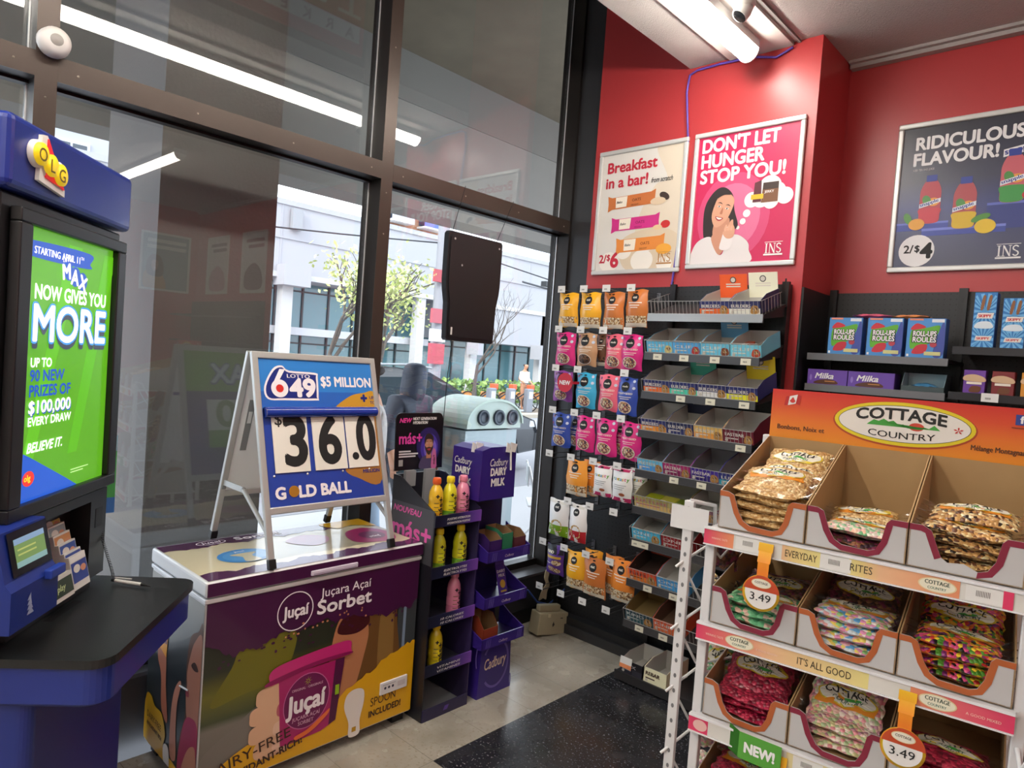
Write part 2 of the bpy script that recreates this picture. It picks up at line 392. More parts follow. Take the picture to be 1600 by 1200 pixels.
# ---------------- posters
FRM = C('#d3d3d0', .35, metal=.3, coat=.2)
def poster(label, x, z, w, h, draw, y=YB, rz=0, grp='framed posters on the red walls'):
    t = thing('wall_poster', label, 'poster', (x,y,z), rz, grp)
    f = MB(); b = .026
    for a0,a1,c0,c1 in ((0,w,0,b),(0,w,h-b,h),(0,b,b,h-b),(w-b,w,b,h-b)):
        f.box(a0,a1,-.02,-.001,c0,c1,FRM,.006)
    f.build('frame', t)
    s = MB(); F = XZ(0,-.008,0); F.clip = (.02,.02,w-.02,h-.02); draw(s, F, w, h); s.build('printed_sheet', t)
    return t
def serif_logo(m, F, x, y, h, mat, full=True):
    """three serif capitals between two bars, small caption bar under"""
    w = h*1.75
    for bx, bw in ((0,.16*h),):
        pass
    T = h*.13
    def stem(a, b, c, d, t): m.shape(F, [(a-t/2,b),(a+t/2,b),(c+t/2,d),(c-t/2,d)], mat, 4)
    stem(x+.16*h, y, x+.16*h, y+h, T); m.rect(F, x, y, x+.32*h, y+.05*h, mat, 4); m.rect(F, x, y+h*.95, x+.32*h, y+h, mat, 4)
    a = x+.5*h; stem(a, y, a, y+h, T*.45); stem(a, y+h, a+.5*h, y, T*1.1); stem(a+.5*h, y, a+.5*h, y+h, T*.45)
    for q in (a, a+.5*h): m.rect(F, q-.13*h, y+h*.95 if q > a else y, q+.13*h, y+h if q > a else y+.05*h, mat, 4)
    c = x+1.42*h; r = .25*h
    m.ring(F, c, y+.74*h, r, .26*h, T*.8, mat, 4, 20, PI*.12, PI*1.5); m.ring(F, c, y+.26*h, r, .26*h, T*.8, mat, 4, 20, -PI*.5-PI*.38+PI*1.0-PI, PI*.5)
    m.rect(F, x-.05*h, y+h*1.1, x+w*1.02, y+h*1.15, mat, 4); m.rect(F, x-.1*h, y-.22*h, x+w*1.05, y-.06*h, mat, 4)
def bar_wrapper(m, F, x, y, w, h, rot, col, dark):
    ca, sa = math.cos(rot), math.sin(rot); q = lambda a,b: (x+a*ca-b*sa, y+a*sa+b*ca)
    m.shape(F, [q(0,0),q(.03,.012),(q(w-.03,.012)),q(w,0),q(w-.004,h/2),q(w,h),q(w-.03,h-.012),q(.03,h-.012),q(0,h),q(.004,h/2)], C(col,.5), 3)
    m.shape(F, [q(.17*w,.2*h),q(.4*w,.2*h),q(.42*w,.85*h),q(.17*w,.85*h)], C('#efe6d6',.5), 4)
    m.text(F, 'Bake', *q(.19*w,.46*h), .021, INK, 5, .02, .3, rot=rot)
    m.text(F, 'OATS', *q(.52*w,.45*h), .024, C(dark,.5), 5, .02, rot=rot); m.text(F, 'DELIGHT', *q(.5*w,.2*h), .013, C(dark,.5), 5, .02, rot=rot)
def p_breakfast(m, F, w, h):
    m.rect(F, .02,.02,w-.02,h-.02, C('#dcd9d3',.45), 0)
    m.blob(F, [(w-.02,.35),(w-.02,h-.02),(w-.2,h-.02),(w-.12,h*.72),(w-.2,.5),(w-.3,.3),(w-.3,.022),(w-.02,.022)], C('#dbcfbc',.45), 1)
    m.blob(F, [(.25,.022),(w-.02,.022),(w-.02,.2),(.42,.26),(.2,.2)], C('#d6c5ab',.45), 2)
    for x,y,r in ((.12,.075,.07),(.22,.135,.055),(.37,.16,.045),(.35,.075,.075),(.5,.05,.05)): m.ell(F,x,y,r,r*.85,C('#ece7dd',.45),3)
    RD = C('#c02238',.5)
    m.text(F,'Breakfast',.065,h-.135,.088,RD,4,.03,w=.34); m.text(F,'in a bar!',.06,h-.225,.088,RD,4,.03,w=.29)
    m.text(F,'from scratch',.375,h-.225,.04,INK,4,.015,.3,w=.14)
    bar_wrapper(m,F,.085,h-.37,.33,.095,.04,'#c9733a','#5a3018'); bar_wrapper(m,F,.12,h-.50,.33,.095,.02,'#cf2f86','#7d1250'); bar_wrapper(m,F,.165,h-.63,.33,.1,.03,'#e0893a','#7a3d14')
    m.ell(F,.47,h-.31,.035,.02,C('#3a2a24',.5),4,rot=-.5); m.ell(F,.43,h-.335,.05,.022,C('#d8c3a6',.5),4)
    m.ell(F,.49,h-.47,.03,.022,C('#c72e2e',.5),4); m.ell(F,.44,h-.485,.03,.015,C('#e2c59c',.5),4); m.ell(F,.49,h-.61,.05,.03,C('#e9a63a',.5),4)
    m.text(F,'2/',.05,.072,.068,RD,4,.03); m.text(F,'$',.105,.085,.05,RD,4,.03); m.text(F,'6',.135,.045,.12,RD,5,.04)
    serif_logo(m,F,.455,.06,.05,C('#b07a3a',.5))
def face(m, F, x, y, s, skin, hair, tilt=0, beard=False, l=6):
    ca, sa = math.cos(tilt), math.sin(tilt); q = lambda a,b: (x+s*(a*ca-b*sa), y+s*(a*sa+b*ca))
    D = C('#2a1a16',.6)
    m.blob(F,[q(-.42,.1),q(-.36,-.35),q(-.12,-.68),q(.1,-.7),q(.34,-.36),q(.42,.1),q(.36,.55),q(0,.75),q(-.36,.55)],C(skin,.5),l)
    if beard: m.blob(F,[q(-.42,-.05),q(-.36,-.38),q(-.1,-.74),q(.1,-.74),q(.36,-.38),q(.42,-.05),q(.25,-.2),q(0,-.16),q(-.25,-.2)],C('#3b2a22',.6),l+1)
    for sx in (-1,1):
        m.ell(F,*q(sx*.19,.13),.075*s,.035*s,C('#f2ede8',.5),l+1,12,tilt); m.ell(F,*q(sx*.19,.13),.032*s,.035*s,D,l+2,10)
        m.blob(F,[q(sx*.07,.25),q(sx*.19,.31),q(sx*.32,.25),q(sx*.19,.27)],D,l+1)
    m.blob(F,[q(-.05,-.12),q(-.02,.1),q(.02,.1),q(.07,-.12),q(0,-.16)],C('#b9775a',.5),l+1)
    m.blob(F,[q(-.19,-.31),q(0,-.28),q(.19,-.29),q(.08,-.43),q(-.07,-.43)],C('#a8383c',.5),l+2)
    if not beard: m.blob(F,[q(-.14,-.32),q(0,-.31),q(.14,-.31),q(.05,-.38),q(-.05,-.38)],C('#f4efe9',.5),l+3)
def p_hunger(m, F, w, h):
    m.rect(F,.02,.02,w-.02,h-.02,C('#c91f56',.42),0)
    for r,c in ((.2,'#d24a77'),(.15,'#db7096')): m.ell(F,.25,.27,r,r*1.15,C(c,.45),1)
    Wh = C('#f1eeec',.5)
    for i,t in enumerate(("DON'T LET","HUNGER","STOP YOU!")): m.text(F,t,.05,h-.108-.083*i,.098,Wh,3,.035,w=(.42,.345,.46)[i])
    HR = C('#2b201e',.5)
    m.blob(F,[(.10,.155),(.085,.28),(.1,.36),(.15,.42),(.2,.425),(.245,.38),(.26,.3),(.285,.22),(.25,.19),(.16,.15)],HR,4)
    m.blob(F,[(.15,.17),(.22,.17),(.235,.26),(.16,.26)],C('#c98f74',.5),5)
    m.blob(F,[(.025,.022),(.03,.09),(.06,.145),(.115,.17),(.15,.155),(.175,.085),(.21,.075),(.235,.16),(.29,.17),(.345,.13),(.355,.09),(.35,.022)],C('#ded9d8',.55),5)
    m.blob(F,[(.14,.165),(.175,.085),(.205,.078),(.235,.165),(.19,.2)],C('#c98f74',.5),6)
    face(m,F,.19,.305,.125,'#d7a184','#2b201e',-.33)
    m.blob(F,[(.105,.25),(.1,.34),(.14,.41),(.2,.415),(.235,.385),(.19,.385),(.14,.35),(.13,.28)],HR,11)
    m.blob(F,[(.195,.1),(.2,.15),(.215,.2),(.245,.225),(.262,.215),(.265,.17),(.25,.1)],C('#e3dedd',.55),11)
    m.blob(F,[(.205,.185),(.225,.205),(.245,.245),(.258,.25),(.262,.225),(.272,.2),(.265,.16),(.23,.155)],C('#d7a184',.5),12)
    for i in range(3): m.blob(F,[(.212+.016*i,.2),(.22+.016*i,.226-.003*i),(.228+.016*i,.222-.003*i),(.224+.016*i,.195)],C('#dfab8e',.5),13)
    for x,y,r in ((.285,.208,.01),(.31,.238,.016),(.328,.278,.02),(.40,.35,.05),(.35,.345,.04),(.47,.37,.055),(.52,.35,.042),(.44,.4,.06),(.45,.33,.04)): m.ell(F,x,y,r,r,Wh,3)
    m.shape(F,[(.40,.325),(.485,.325),(.485,.425),(.405,.425)],C('#7b5236',.5),6); m.rect(F,.405,.39,.485,.425,C('#3a2a22',.5),7); m.text(F,'JERKY',.415,.372,.018,Wh,8,.02)
    m.shape(F,[(.355,.33),(.4,.33),(.395,.44),(.36,.43)],C('#5c2530',.5),7); m.rect(F,.345,.345,.41,.37,C('#e0b52a',.5),8)
    serif_logo(m,F,.44,.065,.05,Wh)
def fruit_bottle(m, F, x, y, s, top, low):
    m.blob(F,[(x-.028*s,y),(x+.028*s,y),(x+.036*s,y+.03*s),(x+.036*s,y+.09*s),(x+.034*s,y+.13*s),(x+.016*s,y+.165*s),(x-.016*s,y+.165*s),(x-.034*s,y+.13*s),(x-.036*s,y+.09*s),(x-.036*s,y+.03*s)],C(top,.4),4)
    m.blob(F,[(x-.028*s,y+.001),(x+.028*s,y+.001),(x+.035*s,y+.03*s),(x+.034*s,y+.055*s),(x-.034*s,y+.055*s),(x-.035*s,y+.03*s)],C(low,.4),5)
    m.rect(F,x-.018*s,y+.16*s,x+.018*s,y+.185*s,C('#2c3f9a',.4),6)
    m.ell(F,x+.012*s,y+.08*s,.02*s,.016*s,C('#e8a24a',.4),6); m.ell(F,x-.012*s,y+.088*s,.014*s,.02*s,C('#4f8f47',.4),6,rot=.4)
    m.shape(F,[(x-.036*s,y+.058*s),(x+.036*s,y+.078*s),(x+.036*s,y+.094*s),(x-.036*s,y+.074*s)],C('#e9edf4',.4),7)
    m.text(F,'snapple',x-.032*s,y+.063*s,.02*s,C('#24388f',.4),8,.03,w=.064*s,rot=.27)
def p_flavour(m, F, w, h):
    m.rect(F,.02,.02,w-.02,h-.02,grad('night_print',[(0,'#42445a'),(.22,'#3a3f66'),(.42,'#323c7a'),(.6,'#3a3d55'),(1,'#34363e')],2,0,h,.3),0)
    Wh = C('#e9e9ea',.5)
    m.text(F,'RIDICULOUS',.085,h-.135,.085,Wh,3,.035,w=.435); m.text(F,'FLAVOUR!',.08,h-.213,.085,Wh,3,.035,w=.345)
    m.text(F,'ICED TEA AND JUICE',.08,h-.24,.014,Wh,3,0,w=.09); m.shape(F,[(.445,h-.222),(.57,h-.2),(.57,h-.165),(.445,h-.187)],Wh,3); m.text(F,'snapple',.452,h-.211,.036,C('#24388f',.4),4,.03,w=.11,rot=.17)
    m.rect(F,.022,.205,.25,.235,C('#3f4fa6',.4),1); m.rect(F,.022,.235,.25,.245,C('#6f7dd0',.4),2); m.rect(F,.14,.175,.48,.20,C('#3f4fa6',.4),2); m.rect(F,.14,.2,.48,.212,C('#7482d6',.4),3)
    m.rect(F,.40,.19,w-.02,.30,C('#333f86',.4),1); m.rect(F,.40,.30,w-.02,.312,C('#6674c8',.4),2)
    fruit_bottle(m,F,.165,.24,1.25,'#b8424f','#c9384a'); fruit_bottle(m,F,.31,.205,1.3,'#b04a52','#d6b325'); fruit_bottle(m,F,.49,.31,1.3,'#c9606c','#3f9a4a')
    for x,y,r,c in ((.115,.235,.035,'#e7a63d'),(.40,.205,.042,'#e3c12e'),(.555,.335,.026,'#c22d3c'),(.57,.35,.03,'#8fae3f')): m.ell(F,x,y,r,r*.8,C(c,.4),8)
    m.ell(F,.075,.265,.016,.03,C('#4f8f3a',.4),7,rot=.4); m.ell(F,.38,.245,.04,.016,C('#4f8f3a',.4),7,rot=.35)
    m.ell(F,.125,.105,.078,.078,Wh,3); m.text(F,'2/',.07,.095,.055,INK,4,.02); m.text(F,'$',.118,.10,.045,INK,4,.03); m.text(F,'4',.145,.07,.1,INK,4,.05)
    serif_logo(m,F,.455,.06,.05,Wh)
def p_plain(top, mid, pale):
    def d(m, F, w, h):
        m.rect(F,.02,.02,w-.02,h-.02,C(pale,.45),0)
        for i in range(2): m.rect(F,.07,h-.13-.07*i,w-.1-.06*i,h-.09-.07*i,C(top,.5),1)
        m.blob(F,[(.1,.06),(w-.12,.06),(w-.1,.25),(w/2,.36),(.12,.26)],C(mid,.5),1)
    return d
poster('white framed cream poster reading Breakfast in a bar', -2.556,2.186,.60,.745,p_breakfast)
poster("white framed pink poster reading Don't let hunger stop you with a smiling woman", -1.918,2.198,.597,.735,p_hunger)
poster('white framed dark blue poster of juice bottles reading Ridiculous flavour', -1.018,2.208,.60,.738,p_flavour,YR)
poster('framed white poster seen mirrored in the left window, rightmost of three', 1.79,2.20,.62,.74,p_plain('#7a2a38','#5a2a30','#cfccca'),YR)
poster('framed pale poster seen mirrored in the left window, middle of three', 2.78,2.20,.62,.74,p_plain('#555','#b98a90','#cdcac8'),YR)
def p_teal(m, F, w, h):
    m.rect(F,.02,.02,w-.02,h-.02,C('#5f8f90',.45),0)
    for i in range(2): m.rect(F,.06,h-.13-.08*i,w-.08,h-.085-.08*i,C('#c9d2cf',.5),1)
    m.blob(F,[(.3,.03),(.55,.03),(.57,.2),(.48,.3),(.36,.24)],C('#b58a3a',.5),1); m.blob(F,[(.34,.2),(.36,.42),(.47,.46),(.54,.36),(.52,.2)],C('#2b201e',.5),2); face(m,F,.44,.32,.1,'#a9715a','#2b201e')
poster('framed teal poster with a woman on the right wall, seen mirrored in the window', 3.75,2.20,.62,.75,p_teal,3.72,-PI/2)
# dark stock shelving along the far right, only seen mirrored
t = thing('wall_shelving', 'black wall shelving full of dark stock, seen only mirrored in the window', 'shelving', (2.7,YR-.01,0))
MB().box(-.95,1.0,-.05,0,.05,2.1,C('#141416',.5)).build('back_panel', t)
for k in range(6): MB().box(-.95,1.0,-.32,-.05,.25+.33*k,.27+.33*k,C('#1c1c1f',.5)).build('shelf', t)
# red sign on the bulkhead that faces the window
t = thing('market_sign', 'red sign with large white serif letters, seen mirrored in the upper left window', 'sign', (-1.992,2.45,3.46), -PI/2)
m = MB(); m.box(-.0,1.35,-.02,0,0,.62,C('#b8343c',.5)); F = XZ(0,-.021,0)
m.rect(F,.03,.07,.80,.17,C('#cfcbc8',.5),1)
for i,ch in enumerate('ARKET'): m.text(F,ch,.07+.15*i,.085,.09,C('#5a1c22',.5),2,.02)
LT = C('#d9d3cf',.5)
for a_,b_,t_ in ((.10,.10,.03),(.52,.52,.07)): m.shape(F,[(a_-t_/2,.22),(a_+t_/2,.22),(b_+t_/2,.56),(b_-t_/2,.56)],LT,2)
m.shape(F,[(.28,.22),(.32,.22),(.14,.56),(.07,.56)],LT,3); m.shape(F,[(.28,.22),(.32,.22),(.53,.56),(.50,.56)],LT,3)
for x_ in (.03,.43): m.rect(F,x_,.215,x_+.16,.235,LT,3)
m.rect(F,.02,.545,.14,.565,LT,3); m.rect(F,.47,.545,.60,.565,LT,3)
m.build('panel', t)
# round white sensor on the left mullion
t = thing('motion_sensor', 'small round white sensor on the left window mullion', 'sensor', (FX,.60,2.58))
MB().lathe([(.045,0),(.05,.015),(.046,.045),(.03,.06),(0,.062)], (0,0,0), C('#cfccc8',.4), 24, 'x').build('housing', t)
MB().lathe([(.02,.0605),(.014,.064),(0,.065)], (0,0,0), C('#8d8a86',.4), 16, 'x').build('lens', t)
# ================================================================== lottery kiosk (left), local x = to the viewer's right, -y = towards the viewer
BLU = C('#1b2f86', .32, coat=.15); CHAR = C('#17171a', .38, bump=.05, bscale=400)
PS = C('#0d0d0f', .25)
k = thing('lottery_kiosk', 'blue and black lottery kiosk with a lit green advertising screen and a black counter', 'kiosk', (-2.417,.696,0), math.radians(139.2))
m = MB()
m.box(-.54,.07,.0,.36,1.125,1.945,CHAR,.006); m.box(-.54,.07,.06,.36,.84,1.12,CHAR,.004)
m.box(-.54,-.47,0,.06,.84,1.12,CHAR); m.box(-.03,.07,0,.06,.84,1.12,CHAR); m.box(-.47,-.03,0,.06,1.09,1.12,CHAR)
m.box(.0,.045,-.001,.0,1.0,1.06,BLK)
m.build('cabinet', k)
m = MB(); m.box(-.565,.075,-.03,.38,1.95,2.125,BLU,.018,3); m.build('header', k)
# header emblem: white backed red triangle with three yellow discs
m = MB(); F = XZ(-.505,-.031,1.972); m.T = Matrix.Translation(F.o) @ Matrix.Diagonal((.84,1,.84,1)) @ Matrix.Translation(-F.o); Y = C('#f6d51f',.4,emit=.25); RDD = C('#e01f2d',.4,emit=.25)
def slabshape(pts, d, mat): m.prism([(F.o.x+x, F.o.z+z) for x,z in pts], F.o.y-d, F.o.y, mat)
slabshape([(.06,.155),(.085,.16),(.19,.02),(.19,.0),(.05,.02)], .010, WHT)
slabshape([(.085,.15),(.18,.02),(.078,.035)], .014, RDD)
for i,(x,z) in enumerate(((.045,.095),(.098,.075),(.15,.06))):
    m.lathe([(.040,0),(.040,-.012),(0,-.012)], (F.o.x+x,F.o.y,F.o.z+z), WHT, 24, 'y'); m.lathe([(.033,-.012),(.033,-.02),(0,-.02)], (F.o.x+x,F.o.y,F.o.z+z), Y, 24, 'y')
    F2 = XZ(F.o.x+x, F.o.y-.0205, F.o.z+z); m.text(F2,'OLG'[i],0,-.02,.055,C('#6a5a10',.5),1,.01,al='c')
m.build('emblem', k)
m = MB()
for a0,a1,c0,c1 in ((-.505,.055,1.135,1.17),(-.505,.055,1.88,1.915),(-.505,-.452,1.17,1.88),(.003,.055,1.17,1.88)): m.box(a0,a1,-.03,-.002,c0,c1,CHAR,.004)
m.build('screen_bezel', k)
# lit screen
w,h = .452,.71; m = MB(); F = XZ(-.4515,-.012,1.17); E = lambda c,e=.62: C(c,.25,emit=e)
m.rect(F,0,0,w,h,E('#55a01d'),0)
for a,b,c in ((.02,.2,'#5cb31b'),(.24,.4,'#58ae19')): m.shape(F,[(a,.1),(a+.05,.1),(b+.07,h-.02),(b,h-.02)],E(c),1)
m.shape(F,[(0,0),(.30,0),(.24,.03),(.06,.115),(0,.14)],E('#2257c4'),1)
m.ell(F,.055,.06,.026,.02,E('#e0352b'),3); m.text(F,'olg',.036,.054,.024,E('#f6d51f'),4,.03)
m.blob(F,[(.015,h-.075),(.30,h-.075),(.315,h-.06),(.31,h-.03),(.02,h-.035),(.01,h-.05)],E('#2450b4'),2); m.text(F,'STARTING APRIL 11',.035,h-.066,.027,E('#f4f4f2'),4,.03,w=.22); m.text(F,'TH',.26,h-.054,.013,E('#f4f4f2'),4,.02)
for x,z,r in ((.2,.615,.024),(.235,.605,.028),(.275,.595,.026)): m.ell(F,x,z,r,r,E('#2b55b0'),3)
for i,ch in enumerate('MAX'): m.text(F,ch,.172+.04*i,.592-.008*i,.058,E('#f6f6f4'),5,.04,rot=.15-.2*i)
m.text(F,'LOTTO',.168,.638,.016,E('#f0f0e8'),5,.02,rot=.15)
m.text(F,'NOW GIVES YOU',.045,.53,.054,E('#f7f7f4'),4,.03,w=.37)
m.text(F,'MORE',.047,.405,.138,E('#3a4150'),3,.04,w=.37); m.text(F,'MORE',.043,.420,.138,E('#3f8fd8'),4,.055,w=.380); m.text(F,'MORE',.045,.421,.136,E('#f9f9f7'),5,.022,w=.374)
for t_,y_,s_,w_,c_ in (('UP TO',.352,.034,.095,'#f7f7f4'),('90 NEW',.315,.042,.16,'#2450b4'),('PRIZES OF',.275,.042,.195,'#2450b4'),('$100,000',.231,.046,.2,'#f7f7f4'),('EVERY DRAW',.198,.032,.205,'#f7f7f4'),('BELIEVE IT.',.128,.036,.165,'#f7f7f4')):
    if '$' in t_: m.text(F,t_,.044,y_-.004,s_,E('#2450b4'),3,.03,w=w_)
    m.text(F,t_,.04,y_,s_,E(c_),5,.03,.25 if 'BEL' in t_ else 0,w=w_)
m.rect(F,.26,.048,.36,.051,E('#bfe39a'),3); m.rect(F,.26,.04,.33,.043,E('#bfe39a'),3)
m.build('lit_screen', k)
# counter and pedestal
def rounded(x0,x1,y0,y1,r,n=6):
    out = []
    for cx,cy,a in ((x1-r,y1-.001,0),(x0+r,y1-.001,PI/2),(x0+r,y0+r,PI),(x1-r,y0+r,1.5*PI)):
        rr = r if cy < y1-.01 else .001
        for i in range(n+1): t_ = a+PI/2*i/n; out.append((cx+r*math.cos(t_) if rr==r else (x1 if a==0 else x0), cy+rr*math.sin(t_)))
    return out
m = MB(); m.prism(rounded(-.545,.08,-.30,.05,.055), .798,.82, C('#1d1f21',.34,bump=.06,bscale=300), 'xy'); m.build('counter_top', k)
m = MB(); m.box(-.31,-.15,-.045,-.022,.8195,.8205,BLK); m.build('ticket_slot', k)
m = MB(); m.prism(rounded(-.535,.07,-.29,.05,.05), .705,.798, BLU, 'xy'); m.prism([(p[0]*.985-.003,p[1]*.98) for p in rounded(-.52,.06,-.275,.05,.045)], .69,.705, C('#16276f',.4), 'xy'); m.build('counter_apron', k)
m = MB(); m.prism(rounded(-.51,.03,-.105,.36,.03), .03,.69, C('#1a2c7c',.36), 'xy'); m.box(-.5,.02,-.09,.35,0,.03,BLK); m.build('pedestal', k)
m = MB(); m.box(-.46,-.04,.02,.055,.825,.84,CHAR); m.box(-.46,-.04,-.012,.02,.822,.86,C('#222225',.4)); m.build('slip_tray', k)
# scanner terminal with small display
tm = MB(); tm.prism([(-.10,.90),(-.10,1.0),(-.085,1.02),(-.06,1.135),(0.0,1.135),(0,.90)], -.575,-.375, C('#1b2f80',.35), 'yz')
tmo = tm.build('ticket_scanner', k); tmo.location.x = -.025
m = MB(); a_ = math.atan2(.025,.115); F = Fr((-.56,-.088,1.022),(1,0,0),(0,.21,1))
for d0,c_,l_ in ((0,'#0c0c0e',1),): m.rect(F,.015,.004,.178,.112,C(c_,.2),l_)
m.rect(F,.035,.022,.16,.092,C('#6f8f55',.2,emit=.35),2); m.rect(F,.035,.078,.16,.092,C('#7f9fc0',.2,emit=.35),3); m.rect(F,.035,.022,.16,.036,C('#7fa7a8',.2,emit=.35),3)
for z in (.05,.062): m.rect(F,.045,z,.12,z+.004,C('#aab86a',.2,emit=.35),3)
m.build('display', tmo)
m = MB(); F = XZ(-.53,-.1005,.915)
for z in (0,.012,.024,.036): m.shape(F,[(.02,.01+z),(.05-z*.4,.01+z),(.035,.028+z)],C('#9aa6c8',.5),1)
m.build('tree_mark', tmo)
m = MB(); m.box(-.44,-.372,-.118,-.098,.99,1.015,C('#2540a0',.35),.004); m.build('scan_lip', tmo)
# selection slips: eight stacks stepping up and back, one short green stack
cols = [('#2a3f8f','navy and white'),('#2f4590','deep blue'),('#35509a','blue printed'),('#c98a55','orange and white'),('#8f9aa0','grey printed'),('#c9b25a','yellow printed'),('#4f79b8','pale blue'),('#d98078','pink topped')]
for i,(c,nm) in enumerate(cols):
    t = thing('betting_slip_stack', '%s lottery slips, %s in the kiosk slip holder' % (nm, ('front right','second from the front','third from the front','fourth from the front','fifth from the front','third from the back','second from the back','backmost')[i]), 'slips', (-.125,0,0), 0, 'lottery slips in the kiosk holder')
    M_ = k.matrix_basis; ky = -.032+.0165*i; kz = .857+.025*i
    t.location = Matrix.Rotation(math.radians(139.2),4,'Z') @ V((-.135,ky,kz)) + V((-2.417,.696,0)); t.rotation_euler = (-.22,0,math.radians(139.2))
    m = MB(); m.box(-.045,.045,-.005,.008,0,.10 if i == 0 else .085,C('#dcdad4',.6)); F = XZ(0,-.0055,0)
    m.rect(F,-.042,.02,.042,.08,C(c,.5),1); m.rect(F,-.042,.083,.042,.098 if i==0 else .084,C('#e9e7e2',.5),1)
    m.ell(F,-.015,.06,.018,.012,C('#d9d3cb',.5),2); m.ell(F,.02,.055,.015,.01,C('#c98a6a',.5),2)
    m.build('paper_stack', t)
t = thing('betting_slip_stack', 'short stack of dark green lottery slips at the front left of the slip holder', 'slips', Matrix.Rotation(math.radians(139.2),4,'Z') @ V((-.235,-.036,.855)) + V((-2.417,.696,0)), 0, 'lottery slips in the kiosk holder', (-.22,0,math.radians(139.2)))
m = MB(); m.box(-.048,.048,-.005,.006,0,.07,C('#cfcdc6',.6)); F = XZ(0,-.0055,0); m.rect(F,-.046,.012,.046,.06,C('#26361f',.5),1); m.text(F,'play',-.035,.028,.026,C('#cfe0a0',.5),2,.02,.2); m.build('paper_stack', t)
# pen on a coiled cord
t = thing('counter_pen', 'white pen lying on the kiosk counter with a black coiled cord', 'pen', (-2.376,.751,.8265), math.atan2(.067,.105))
m = MB(); m.tube([(0,0,.004),(.02,0,.004),(.095,0,.004)], .0055, C('#dcdcd8',.4), 10); m.build('barrel', t)
m = MB(); m.tube([(.095,0,.004),(.105,0,.004),(.128,0,.001)], [.0055,.0045,.001], C('#1a1a1c',.4), 10); m.tube([(0,0,.004),(-.012,0,.004)], [.0058,.005], C('#1a1a1c',.4), 10); m.tube([(-.004,.004,.012),(.05,.012,.012)], .002, C('#cfcfcb',.4), 6); m.build('tip_and_clip', t)
iv = Matrix.Translation((-2.376,.751,.8265)) @ Matrix.Rotation(math.atan2(.067,.105),4,'Z'); iv.invert()
A = Matrix.Rotation(math.radians(139.2),4,'Z') @ V((.074,.012,1.0)) + V((-2.417,.696,0)); A = iv @ A; m = MB(); pts = []
B = V((-.008,0,.008)); mid = [A, A+V((.01,-.02,-.035)), A.lerp(B,.5)+V((.014,-.02,-.01)), B+V((0,0,.03)), B]
def bez(P, t_):
    P = [V(p) for p in P]
    while len(P) > 1: P = [P[i].lerp(P[i+1], t_) for i in range(len(P)-1)]
    return P[0]
for i in range(241):
    s_ = i/240; c = bez(mid, s_); r_ = .0045 if .12 < s_ < .93 else .0
    pts.append(c + V((math.cos(i*.9)*r_, math.sin(i*.9)*r_, 0)))
m.tube(pts, .0011, C('#101012',.5), 5); m.build('coiled_cord', t)

# ================================================================== chest freezer
fz = thing('chest_freezer', 'white chest freezer wrapped in purple and yellow sorbet adverts under the windows', 'freezer', (-2.285,1.48,0), PI/2)
WF = C('#d4d6d8',.3,coat=.3); PUR = C('#43153f',.3,coat=.3); YEL = C('#dca913',.35,coat=.3)
m = MB(); m.box(-.47,.47,.006,.495,.04,.73,WF,.008); m.box(-.474,.474,.0,.5,.722,.738,C('#e3e5e8',.3,coat=.3),.004)
for x in (-.42,.42):
    for y in (.06,.44): m.box(x-.03,x+.03,y-.03,y+.03,0,.045,BLK)
m.build('body', fz)
# front print (1.0 wide print drawn on a 0.92 x 0.66 field)
m = MB(); F = XZ(-.465,.0055,.05); w,h = .93,.67; F.clip = (0,0,w,h)
BG = grad('photo_blur',[(0,'#6b675f'),(.32,'#77736b'),(.36,'#3f4a2c'),(.5,'#6b6a22'),(.62,'#2a2f22'),(1,'#20241c')],2,.05,.72,.32,.3)
m.rect(F,0,0,w,h,BG,0)
m.blob(F,[(.03,.30),(.14,.31),(.3,.34),(.35,.48),(.28,.52),(.14,.5),(.1,.42)],C('#6d6a1e',.35),1)
m.blob(F,[(.005,.12),(.12,.2),(.3,.3),(.45,.3),(.45,.01),(.005,.01)],C('#77736c',.35),1)
# hair, face and arm of the blurred woman behind the tub
m.blob(F,[(.6,.2),(.62,.5),(.68,.55),(.8,.55),(.83,.4),(.85,.22),(.78,.05),(.64,.05)],C('#6b4a24',.4),2); m.blob(F,[(.74,.2),(.74,.5),(.8,.5),(.81,.2)],C('#8a6a38',.4),3)
m.blob(F,[(.48,.02),(.5,.35),(.54,.5),(.63,.51),(.68,.42),(.66,.3),(.62,.15),(.6,.02)],C('#b57a55',.4),3)
m.blob(F,[(.53,.44),(.56,.5),(.66,.5),(.68,.45),(.62,.42)],C('#40161a',.3),4)
m.rect(F,.83,.2,w,.53,C('#3b4246',.4),1); m.rect(F,.86,.22,.875,.5,C('#7f93ab',.4),2)
# purple top with torn lower edge
random.seed(3)
edge = [(0,.525),(.05,.50),(.10,.462),(.15,.475),(.2,.468),(.25,.49),(.30,.508),(.36,.488),(.42,.50),(.48,.51),(.54,.49),(.6,.502),(.66,.475),(.72,.47),(.78,.455),(.84,.48),(.89,.465),(w,.50)]
ed = []
for i in range(len(edge)-1):
    (a,b),(c,d) = edge[i],edge[i+1]
    for q in range(4): ed.append((a+(c-a)*q/4, b+(d-b)*q/4+random.uniform(-.008,.008)))
ed.append(edge[-1])
m.shape(F, ed+[(w,h),(0,h)], PUR, 6)
for i in range(40):
    x = random.uniform(.05,.9); y0 = .49-random.uniform(0,.06); m.ell(F,x,y0,random.uniform(.003,.008),random.uniform(.003,.007),PUR,5,8)
for i in range(16): m.ell(F,random.uniform(.3,.72),.50+random.uniform(-.02,.03),random.uniform(.003,.006),.004,C('#c78a63',.4),7,8)
